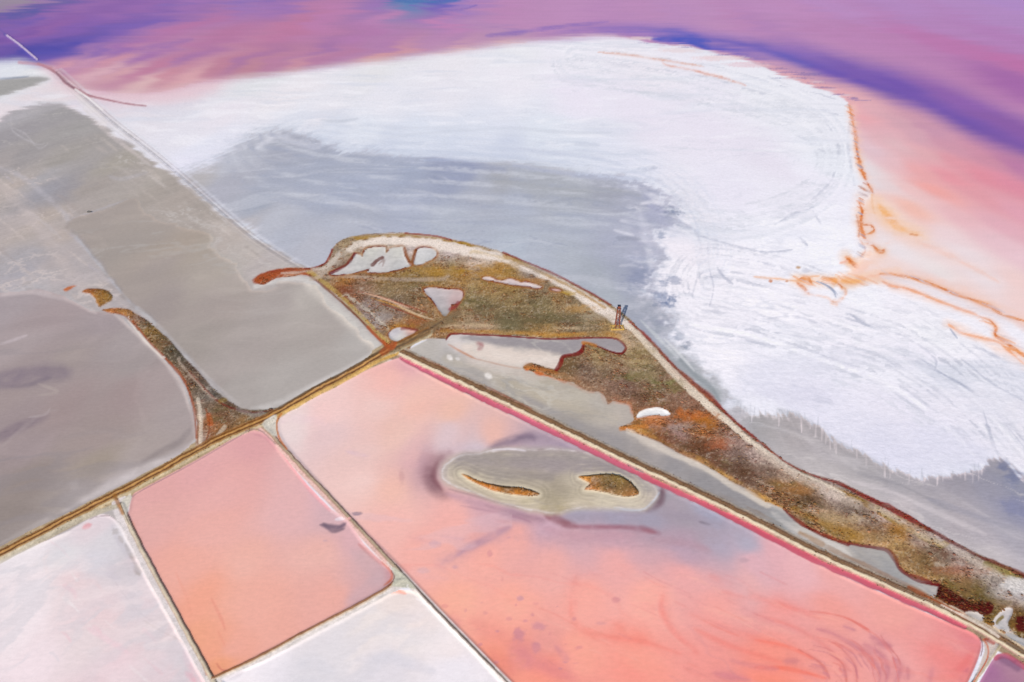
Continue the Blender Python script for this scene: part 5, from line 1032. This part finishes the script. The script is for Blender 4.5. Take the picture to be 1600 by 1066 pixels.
# long north-east bank
LB = [(616,551),(632,558),(705,592),(803,638),(903,686),(999,732),(1063,762),(1103,781),(1183,820),(1253,856),(1305,881),(1365,907),(1425,934),(1487,963),(1530,985),(1563,1005),(1600,1027),(1700,1085),(2024,1290)]
dyke("bank_long", LB, [(-13,-10,(176,160,144)),(-10,-7,(116,84,60)),(-7,-4.5,(132,98,70)),(-4.5,-2.4,(110,82,60)),(-2.4,1.8,(232,214,186)),(1.8,3.2,(212,160,150))], -4, 10, .16, ew=1.3, track=(-2.2,2.0))
brush([(660,560),(706,582),(760,606),(830,640)], 2.4, (156,88,58), soft=1, a=.8, off=-1, ew=1.4, brk=.3)
brush([(1060,742),(1104,764),(1184,802),(1220,822)], 6, (130,104,84), soft=2, a=.7, ew=2, brk=.1)
brush([(1250,834),(1306,862),(1366,890),(1420,916),(1470,942)], 6, (150,112,84), soft=2, a=.7, ew=2.4, brk=.15)
brush([(1250,832),(1270,842),(1284,850)], 6, (156,112,62), soft=3, a=.6, ew=3)
brush([(1420,918),(1470,944),(1510,966)], 5, (160,84,46), soft=1.5, a=.8, ew=2)
brush([(1470,946),(1500,961),(1540,982),(1560,996)], 3, (228,212,200), soft=1, a=.8, ew=1.2)
brush([(1500,960),(1525,972),(1550,990)], 3, (196,184,170), soft=1, a=.6, ew=1.2)
brush([(1552,980),(1582,1002),(1612,1022),(1700,1072)], 3, (214,190,160), soft=1, a=.8, ew=1.2); brush([(1572,1004),(1600,1020),(1640,1044)], 3, (120,104,90), soft=1, a=.8, ew=1.2)
# main west bank with its wheel tracks
MB_ = [(-420,1086),(-200,970),(0,867),(60,836),(131,799),(180,774),(236,745),(315,701),(360,679),(405,660),(430,648),(492,612),(540,587),(584,562),(612,546),(640,533),(668,520)]
dyke("bank_main", MB_, [(-7,-5,(150,108,66)),(-5,-2.4,(120,74,34)),(-2.4,.2,(196,146,86)),(.2,3,(112,70,38)),(3,5.2,(170,130,80)),(5.2,8.4,(192,174,144))], 1, 8, .3, ew=1.2, track=(-5,3))
brush([(0,877),(60,846),(120,815),(165,797),(182,792)], 7, (186,176,158), soft=1.6, a=.9, off=0, ew=1)
brush([(440,640),(492,610),(540,585),(584,560),(606,546)], 3.4, (104,84,62), soft=1.2, a=.85, ew=1, off=-4)
brush([(430,650),(492,616),(540,591),(584,566),(606,556),(618,552)], 4, (206,162,88), soft=1, a=.85, ew=.8, off=3)
brush([(614,548),(650,530),(690,508),(716,490)], 9, (122,104,80), soft=3, a=.7, ew=2.2)
brush([(620,546),(650,530),(690,506)], 2, (92,76,62), soft=1, a=.7, ew=1, off=-2)
brush([(598,552),(612,540)], 9, (160,80,44), soft=2.5, a=.7, ew=2); brush([(600,536),(612,546),(618,538)], 5, (172,86,46), soft=1.5, a=.8, ew=1)
area(None, [(410,664),(422,654),(432,650),(432,662),(434,680),(428,682),(420,676)], (212,204,192), soft=1.6, ew=.8, n=2)
brush([(440,648),(433,658),(433,672),(438,688),(448,702)], 2.6, (192,112,56), soft=.8, a=.95, ew=.4)
brush([(384,675),(400,671),(414,678),(430,694)], 1.5, (120,84,92), soft=.7, a=.7)
brush([(207,777),(223,766),(302,724),(355,693),(385,676)], 1.3, (140,112,120), soft=.7, a=.6)
brush([(180,776),(186,790),(192,802)], 6, (150,98,44), soft=2, a=.8, ew=1.2); area(None, [(190,782),(204,772),(206,778),(200,796),(198,806),(192,796)], (206,198,186), soft=1.5, n=1)
brush([(188,786),(196,806),(202,820)], 1.4, (60,50,46), soft=.7, a=.7)
# causeway running out into the lake
brush([(8,54),(30,69),(44,81),(58,93)], 4.4, (78,62,150), soft=1.4, a=.7, n=3)
dyke("causeway", [(10,55),(20,62),(32,71),(45,82),(58,93)], [(-1.3,1.4,(206,186,214))], 0, 2.0, .5, ew=.5, n=3)
brush([(0,46),(10,55)], 1.5, (96,76,160), soft=.8, a=.6)
for nm, sd_, am in [("bank_long/bank",401,.5),("bank_long/track",403,.14),("bank_main/bank",405,.5),("bank_main/track",407,.4),("bank_center/bank",409,.3),("bank_white_small/bank",411,.25),("bank_small_center/bank",413,.3),("bank_corner/bank",415,.3)]:
    grain(nm, sd_, am * .9)

# ================================================================ MATERIALS
def new_mat(name):
    m = bpy.data.materials.new(name)
    m.use_nodes = True
    nt = m.node_tree
    return m, nt, nt.nodes["Principled BSDF"]

def terrain_mat(name, rough, spec, var, vscale, bump, bscale, bdist=0.05, stretch=(1, 1, 1)):
    m, nt, b = new_mat(name)
    at = nt.nodes.new("ShaderNodeAttribute"); at.attribute_name = "Col"
    geo = nt.nodes.new("ShaderNodeNewGeometry")
    mp = nt.nodes.new("ShaderNodeMapping"); mp.inputs["Scale"].default_value = stretch
    nt.links.new(geo.outputs["Position"], mp.inputs["Vector"])
    n1 = nt.nodes.new("ShaderNodeTexNoise"); n1.inputs["Scale"].default_value = vscale; n1.inputs["Detail"].default_value = 6; n1.inputs["Roughness"].default_value = .62
    nt.links.new(mp.outputs[0], n1.inputs["Vector"])
    rp = nt.nodes.new("ShaderNodeMapRange")
    rp.inputs["From Min"].default_value = .3; rp.inputs["From Max"].default_value = .7
    rp.inputs["To Min"].default_value = 1 - var; rp.inputs["To Max"].default_value = 1 + var
    nt.links.new(n1.outputs[0], rp.inputs[0])
    mx = nt.nodes.new("ShaderNodeVectorMath"); mx.operation = 'MULTIPLY'
    nt.links.new(at.outputs["Color"], mx.inputs[0]); nt.links.new(rp.outputs[0], mx.inputs[1])
    nt.links.new(mx.outputs[0], b.inputs["Base Color"])
    b.inputs["Roughness"].default_value = rough
    b.inputs["Specular IOR Level"].default_value = spec
    if bump:
        n2 = nt.nodes.new("ShaderNodeTexNoise"); n2.inputs["Scale"].default_value = bscale; n2.inputs["Detail"].default_value = 8; n2.inputs["Roughness"].default_value = .62
        nt.links.new(mp.outputs[0], n2.inputs["Vector"])
        bp = nt.nodes.new("ShaderNodeBump"); bp.inputs["Strength"].default_value = bump; bp.inputs["Distance"].default_value = bdist
        nt.links.new(n2.outputs[0], bp.inputs["Height"]); nt.links.new(bp.outputs[0], b.inputs["Normal"])
    return m

M_SALT = terrain_mat("salt_crust", .85, .2, .05, .7, .45, .3, .3, (1, 1.4, 1))
M_MUD = terrain_mat("wet_grey_mud", .6, .14, .085, .9, .35, .9, .08, (.6, 1.8, 1))
M_WATER = terrain_mat("pigmented_brine", .38, .14, .045, .9, .16, 1.6, .03, (.7, 1.5, 1))
M_LAKE = terrain_mat("lake_brine", .5, .12, .028, .07, .05, .8, .03, (.5, 2.4, 1))
M_MARSH = terrain_mat("marsh_plants", .95, .05, .32, 2.2, .6, 2.6, .12)
M_SOIL = terrain_mat("bank_soil", .95, .05, .14, 1.4, .5, 2.4, .08)

# ================================================================ GROUND OBJECTS, cut from the lattice by what they are
INFO = {
 "salt_flat": ("salt_flat", "broad white salt crust between the violet lake and the grey mud", "salt flat", M_SALT, "structure"),
 "lake": ("lake", "pink and violet lake water across the far side", "lake", M_LAKE, "structure"),
 "mud_flat": ("mud_flat", "blue grey wet mud curving round the marsh below the white salt", "mud flat", M_MUD, "structure"),
 "west_flat": ("mud_flat", "pale beige grey flats at the left, crossed by old tracks", "mud flat", M_MUD, "structure"),
 "grey_pond_north": ("mud_pond", "smooth grey pond between the brown spit and the marsh", "pond", M_WATER, "structure"),
 "grey_pond_south": ("mud_pond", "grey pond with dark streaks at the left edge, left of the brown spit", "pond", M_WATER, "structure"),
 "pink_pond_small": ("salt_pond", "small square salmon pink salt pond with an orange near corner", "pond", M_WATER, "structure"),
 "pink_pond_large": ("salt_pond", "large pink to coral salt pond with two islets", "pond", M_WATER, "structure"),
 "white_pond_left": ("salt_pond", "pinkish white salt pond in the near left corner", "pond", M_WATER, "structure"),
 "white_pond_center": ("salt_pond", "white salt pond at the near edge between the two pink ponds", "pond", M_WATER, "structure"),
 "purple_pond": ("salt_pond", "dull purple pond in the near right corner", "pond", M_WATER, "structure"),
 "mud_bank": ("mud_bank", "oval beige grey mud bank in the large pink pond", "mud bank", M_MUD, "structure"),
 "island_slim": ("islet", "slim orange brown islet on the left of the oval mud bank", "islet", M_MARSH, "structure"),
 "island_wide": ("islet", "wide brown leaf-shaped islet on the right of the oval mud bank", "islet", M_MARSH, "structure"),
 "grey_lagoon": ("lagoon", "narrow grey lagoon between the long bank and the marsh", "lagoon", M_MUD, "structure"),
 "marsh": ("marsh", "brown and ochre salt marsh tapering across the middle to the right edge", "marsh", M_MARSH, "structure"),
 "marsh_pool_lobed": ("marsh_pool", "large lobed whitish pool at the far left of the marsh", "pool", M_WATER, "structure"),
 "marsh_pool_round": ("marsh_pool", "rounded whitish pool just right of the lobed pool", "pool", M_WATER, "structure"),
 "marsh_pool_slim": ("marsh_pool", "long thin pinkish pool with red rim in the middle of the marsh", "pool", M_WATER, "structure"),
 "marsh_pool_tiny": ("marsh_pool", "tiny red-rimmed sliver of water right of the long thin pool", "pool", M_WATER, "structure"),
 "marsh_pool_triangle": ("marsh_pool", "triangular pale pool with red rim in the marsh", "pool", M_WATER, "structure"),
 "marsh_pool_corner": ("marsh_pool", "pale pool beside the bank crossing above the large pink pond", "pool", M_WATER, "structure"),
 "marsh_pan_white": ("salt_pan", "bright white salt pan edged with orange plants in the marsh", "salt pan", M_SALT, "structure"),
 "marsh_pan_small": ("salt_pan", "small grey white pan below the dark maroon plants near the right", "salt pan", M_SALT, "structure"),
 "marsh_pan_ringed": ("salt_pan", "pale ring-shaped pan round an olive tuft by the right edge", "salt pan", M_SALT, "structure"),
 "marsh_spit": ("marsh", "dark brown marsh spit between the two grey ponds", "marsh", M_MARSH, "structure"),
 "spit_islet": ("islet", "ochre brown islet off the far tip of the dark spit", "islet", M_MARSH, "structure"),
 "rust_islet": ("islet", "tiny rusty islet left of the ochre islet", "islet", M_MARSH, "structure"),
 "brine_channel": ("brine_channel", "magenta brine channel along the foot of the long bank", "channel", M_WATER, "structure"),
 "bank_main": ("embankment", "brown and ochre bank with wheel tracks from the left edge up to the marsh", "embankment", M_SOIL, None),
 "bank_long": ("embankment", "long bank with cream crest track running right beside the magenta channel", "embankment", M_SOIL, None),
 "bank_center": ("embankment", "thin brown bank between the two pink ponds, running to the near edge", "embankment", M_SOIL, None),
 "bank_white_small": ("embankment", "thin beige bank with dark edge between the left white pond and the small pink pond", "embankment", M_SOIL, None),
 "bank_small_center": ("embankment", "thin ochre bank along the near side of the small pink pond", "embankment", M_SOIL, None),
 "bank_corner": ("embankment", "short beige bank between the large pink pond and the purple pond", "embankment", M_SOIL, None),
 "causeway": ("causeway", "pale narrow causeway running into the violet water at far left", "causeway", M_SOIL, None),
}
HGT += np.where(np.isin(RID, [REG[k] for k in ("salt_flat", "mud_flat", "west_flat")]), 0.05 * N8, 0.0)
# gentle smoothing of the relief so that banks have sloping sides
Hm = HGT.reshape(NR, NC)
for _ in range(2):
    Hp = np.pad(Hm, 1, mode='edge')
    Hm = (Hp[1:-1, 1:-1] * 4 + Hp[:-2, 1:-1] + Hp[2:, 1:-1] + Hp[1:-1, :-2] + Hp[1:-1, 2:]) / 8
HGT = Hm.ravel()
COL *= (1 + 0.012 * NF + 0.012 * rng.standard_normal(N))[:, None]
COL = np.clip(COL, 0.004, 0.92)

i0 = (np.arange(NR - 1)[:, None] * NC + np.arange(NC - 1)[None, :]).ravel()
QUAD = np.stack([i0, i0 + 1, i0 + 1 + NC, i0 + NC], 1)
frid = RID[QUAD[:, 0]]
PTS = np.stack([X, Y, HGT], 1).astype(np.float32)
COL4 = np.concatenate([COL, np.ones((N, 1))], 1).astype(np.float32)
link = scene.collection.objects.link

def sheet(name, faces, mat, parent=None, origin=None):
    used, inv = np.unique(faces.ravel(), return_inverse=True)
    me = bpy.data.meshes.new(name)
    co = PTS[used].astype(np.float64)
    o0 = np.array(origin) if origin is not None else np.zeros(3)
    co = (co - o0).astype(np.float32)
    me.vertices.add(len(used)); me.vertices.foreach_set("co", co.ravel())
    nf = len(faces)
    me.loops.add(nf * 4); me.loops.foreach_set("vertex_index", inv.astype(np.int32).ravel())
    me.polygons.add(nf); me.polygons.foreach_set("loop_start", np.arange(0, nf * 4, 4, dtype=np.int32))
    me.polygons.foreach_set("use_smooth", np.ones(nf, dtype=bool))
    ca_ = me.color_attributes.new("Col", 'FLOAT_COLOR', 'POINT')
    ca_.data.foreach_set("color", COL4[used].ravel())
    me.update(calc_edges=True)
    me.materials.append(mat)
    ob = bpy.data.objects.new(name, me)
    link(ob)
    if parent is not None:
        ob.parent = parent
    elif origin is not None:
        ob.location = o0
    return ob

def tag(o, label=None, cat=None, group=None, kind=None):
    if label: o["label"] = label
    if cat: o["category"] = cat
    if group: o["group"] = group
    if kind: o["kind"] = kind
    return o

GROUPS = {"mud_flat": "mud flats", "mud_pond": "grey ponds", "salt_pond": "salt ponds", "islet": "islets", "marsh_pool": "pools in the marsh", "salt_pan": "pans in the marsh", "marsh": "salt marshes", "embankment": "embankments between the ponds"}
for key, (oname, label, cat, mat, kind) in INFO.items():
    if kind:
        if key not in REG:
            continue
        f = QUAD[frid == REG[key]]
        if len(f) == 0:
            print("EMPTY", key); continue
        ob = sheet(oname, f, mat)
        tag(ob, label, cat, GROUPS.get(oname), kind)
    else:
        fb = QUAD[frid == REG[key + "/bank"]]
        c = PTS[np.unique(fb)].mean(0).astype(float)
        root = bpy.data.objects.new(oname, None); link(root)
        root.location = (c[0], c[1], 0.0)
        tag(root, label, cat, GROUPS.get(oname))
        sheet("bank", fb, mat, root, (c[0], c[1], 0.0))
        tk = key + "/track"
        if tk in REG:
            ft = QUAD[frid == REG[tk]]
            if len(ft):
                sheet("track", ft, mat, root, (c[0], c[1], 0.0))

# ================================================================ SHRUBS: low glasswort and sea-lavender tufts, far too many to count
VEG = ["marsh", "marsh_spit", "island_slim", "island_wide", "spit_islet", "bank_long/bank", "bank_main/bank"]
mfactory = terrain_mat("shrub_leaves", .95, .05, .25, 3.0, 0, 1)
def tufts(name, label, keys, count, rmin, rmax, seed, clump=False):
    r_ = np.random.default_rng(seed)
    cand = np.nonzero(np.isin(RID, [REG[k] for k in keys]))[0]
    lum = COL[cand].mean(1)
    w = 1.0 / (SX[cand] * SY[cand])
    w *= np.clip(1.25 - lum * 2.6, .05, 1.2) * (0.15 + sstep(-.25, .45, N2[cand] + .5 * N8[cand]))
    if clump:
        w *= sstep(.12, .4, .6 * N8[cand] + .6 * N2[cand]) + .01
    w *= (X[cand] * SX[cand] > -900) & (X[cand] * SX[cand] < 900) & (Y[cand] > 40)
    w /= w.sum()
    pick = r_.choice(cand, size=count, p=w)
    n = len(pick)
    px = X[pick] + r_.uniform(-.2, .2, n); py = Y[pick] + r_.uniform(-.25, .25, n); pz = HGT[pick] - .05
    rad = rmin + (rmax - rmin) * r_.random(n) ** 3.5
    hh = rad * r_.uniform(.4, .75, n)
    K = 6
    ang = np.arange(K) / K * 2 * np.pi
    V = np.zeros((n, 2 * K + 1, 3))
    ph = r_.uniform(0, 6.28, n)
    j1 = r_.uniform(.7, 1.25, (n, K)); j2 = r_.uniform(.5, .95, (n, K)); jz = r_.uniform(.45, .8, (n, K))
    ca_, sa_ = np.cos(ang[None] + ph[:, None]), np.sin(ang[None] + ph[:, None])
    V[:, :K, 0] = px[:, None] + rad[:, None] * j1 * ca_; V[:, :K, 1] = py[:, None] + rad[:, None] * j1 * sa_; V[:, :K, 2] = pz[:, None]
    V[:, K:2*K, 0] = px[:, None] + rad[:, None] * j2 * ca_; V[:, K:2*K, 1] = py[:, None] + rad[:, None] * j2 * sa_; V[:, K:2*K, 2] = pz[:, None] + hh[:, None] * jz
    V[:, 2*K, 0] = px + rad * r_.uniform(-.2, .2, n); V[:, 2*K, 1] = py + rad * r_.uniform(-.2, .2, n); V[:, 2*K, 2] = pz + hh
    T = []
    for k in range(K):
        k2 = (k + 1) % K
        T += [(k, k2, K + k2), (k, K + k2, K + k), (K + k, K + k2, 2 * K)]
    T = np.array(T)
    F = (np.arange(n)[:, None, None] * (2 * K + 1) + T[None]).reshape(-1, 3)
    base = COL[pick]
    pal = lin([(104,58,40),(104,92,56),(140,108,60),(92,78,58),(112,48,38),(136,112,90)])
    pc = pal[r_.choice(len(pal), n, p=[.2,.24,.16,.2,.08,.12])]
    cc = (base * .62 + pc * .3) * r_.uniform(.6, 1.25, (n, 1))
    CC = np.concatenate([np.repeat(cc, 2 * K + 1, 0), np.ones((n * (2 * K + 1), 1))], 1).astype(np.float32)
    me = bpy.data.meshes.new(name)
    me.vertices.add(n * (2 * K + 1)); me.vertices.foreach_set("co", V.astype(np.float32).ravel())
    me.loops.add(F.size); me.loops.foreach_set("vertex_index", F.astype(np.int32).ravel())
    me.polygons.add(len(F)); me.polygons.foreach_set("loop_start", np.arange(0, F.size, 3, dtype=np.int32))
    if clump:
        CC[:, :3] *= np.array([.95, .8, .75])
    at_ = me.color_attributes.new("Col", 'FLOAT_COLOR', 'POINT'); at_.data.foreach_set("color", np.clip(CC, .004, .9).ravel())
    me.update(calc_edges=True); me.materials.append(mfactory)
    ob = bpy.data.objects.new(name, me); link(ob)
    tag(ob, label, "shrubs", None, "stuff")
tufts("marsh_shrubs", "low brown and olive tufts spread all over the marsh and spit", ["marsh", "marsh_spit", "spit_islet"], 30000, .07, .32, 5)
tufts("marsh_bushes", "darker rounded bushes clumped on the brown parts of the marsh", ["marsh", "marsh_spit"], 5200, .18, .52, 15, True)
tufts("islet_shrubs", "low orange brown tufts on the two islets in the pink pond", ["island_slim", "island_wide"], 1000, .07, .26, 6)
tufts("bank_shrubs", "dark low tufts along the sides of the banks", ["bank_long/bank", "bank_main/bank"], 2600, .07, .26, 8)

# ================================================================ LATTICE TOWER at the marsh edge
def plain_mat(name, col, rough, var=.2, scale=6):
    m, nt, b = new_mat(name)
    n1 = nt.nodes.new("ShaderNodeTexNoise"); n1.inputs["Scale"].default_value = scale; n1.inputs["Detail"].default_value = 5
    rp = nt.nodes.new("ShaderNodeValToRGB")
    c = lin(col)
    rp.color_ramp.elements[0].position = .3; rp.color_ramp.elements[1].position = .7
    rp.color_ramp.elements[0].color = (*(c * (1 - var)), 1); rp.color_ramp.elements[1].color = (*np.clip(c * (1 + var), 0, 1), 1)
    geo = nt.nodes.new("ShaderNodeNewGeometry")
    nt.links.new(geo.outputs["Position"], n1.inputs["Vector"]); nt.links.new(n1.outputs[0], rp.inputs[0]); nt.links.new(rp.outputs[0], b.inputs["Base Color"])
    b.inputs["Roughness"].default_value = rough
    return m
M_RUST = plain_mat("rusty_steel", (112,56,42), .8, .4)
M_DARK = plain_mat("dark_steel", (40,40,54), .6, .3)
M_TIMBER = plain_mat("yellowed_timber", (178,146,76), .9, .35)
M_ROCK = plain_mat("dark_rock", (84,82,82), .9, .35, 3)

def beam(name, a, b, w, mat, parent, d=None):
    """square beam between two points, a mesh of its own"""
    a, b = Vector(a), Vector(b)
    z = (b - a).normalized()
    x = z.cross(Vector((0, 1, 0)) if abs(z.y) < .9 else Vector((1, 0, 0))).normalized()
    y = z.cross(x)
    d = d or w
    vs = [p + x * (sx * w / 2) + y * (sy * d / 2) for p in (a, b) for sx, sy in ((-1, -1), (1, -1), (1, 1), (-1, 1))]
    fs = [(3, 2, 1, 0), (4, 5, 6, 7), (0, 1, 5, 4), (1, 2, 6, 5), (2, 3, 7, 6), (3, 0, 4, 7)]
    me = bpy.data.meshes.new(name); me.from_pydata([tuple(v) for v in vs], [], fs); me.materials.append(mat)
    o = bpy.data.objects.new(name, me); link(o); o.parent = parent
    return o

def hgt_at(x, y):
    return float(HGT[np.argmin((X - x) ** 2 + (Y - y) ** 2)])

tx, ty = ground(964, 514)
tz = hgt_at(tx, ty)
tower = bpy.data.objects.new("lattice_tower", None); link(tower)
tower.location = (tx, ty, tz)
tag(tower, "rust brown lattice tower on a yellowed timber base at the marsh edge", "tower")
HT = 7.4
bb, tt = .72, .42
cor = [(-1, -1), (1, -1), (1, 1), (-1, 1)]
for sx, sy in cor:
    beam("leg", (sx * bb, sy * bb, .1), (sx * tt, sy * tt, HT), .19, M_RUST, tower)
lev = 6
for k in range(lev):
    z0, z1 = .4 + (HT - .4) * k / lev, .4 + (HT - .4) * (k + 1) / lev
    r0, r1 = bb + (tt - bb) * z0 / HT, bb + (tt - bb) * z1 / HT
    for q in range(4):
        (ax, ay), (bx, by) = cor[q], cor[(q + 1) % 4]
        beam("rung", (ax * r1, ay * r1, z1), (bx * r1, by * r1, z1), .10, M_RUST, tower)
        if (k + q) % 2:
            beam("brace", (ax * r0, ay * r0, z0), (bx * r1, by * r1, z1), .09, M_RUST, tower)
        else:
            beam("brace", (bx * r0, by * r0, z0), (ax * r1, ay * r1, z1), .09, M_RUST, tower)
plat = beam("platform", (0, 0, HT + .02), (0, 0, HT + .14), 1.25, M_DARK, tower)
head = beam("cabin", (0, 0, HT + .14), (0, 0, HT + .95), .85, M_RUST, tower)
beam("roof", (0, 0, HT + .95), (0, 0, HT + 1.05), 1.05, M_DARK, tower)
for sy in (-1.15, 1.15):
    beam("base_beam", (-2.1, sy, .1), (2.1, sy, .1), .34, M_TIMBER, tower)
for sx in (-2.0, -.72, .72, 2.0):
    beam("cross_beam", (sx, -1.35, .3), (sx, 1.35, .3), .26, M_TIMBER, tower)
for sx in (-1, 1):
    beam("strut", (sx * 1.95, -1.1, .3), (sx * .68, -.68, 1.7), .14, M_TIMBER, tower)

# ---------------------------------------------------------------- small dark rock on the pale line of the west flat
import bmesh
rx_, ry_ = ground(139.5, 332)
bm = bmesh.new()
bmesh.ops.create_icosphere(bm, subdivisions=2, radius=.75)
rr = random.Random(3)
for v in bm.verts:
    f_ = rr.uniform(.78, 1.18)
    v.co = Vector((v.co.x * 1.2 * f_, v.co.y * .9 * f_, v.co.z * .62 * f_))
me = bpy.data.meshes.new("rock"); bm.to_mesh(me); bm.free(); me.materials.append(M_ROCK)
rk = bpy.data.objects.new("rock", me); link(rk); rk.location = (rx_, ry_, hgt_at(rx_, ry_) + .15)
tag(rk, "small dark rock on the pale line across the grey flats", "rock")
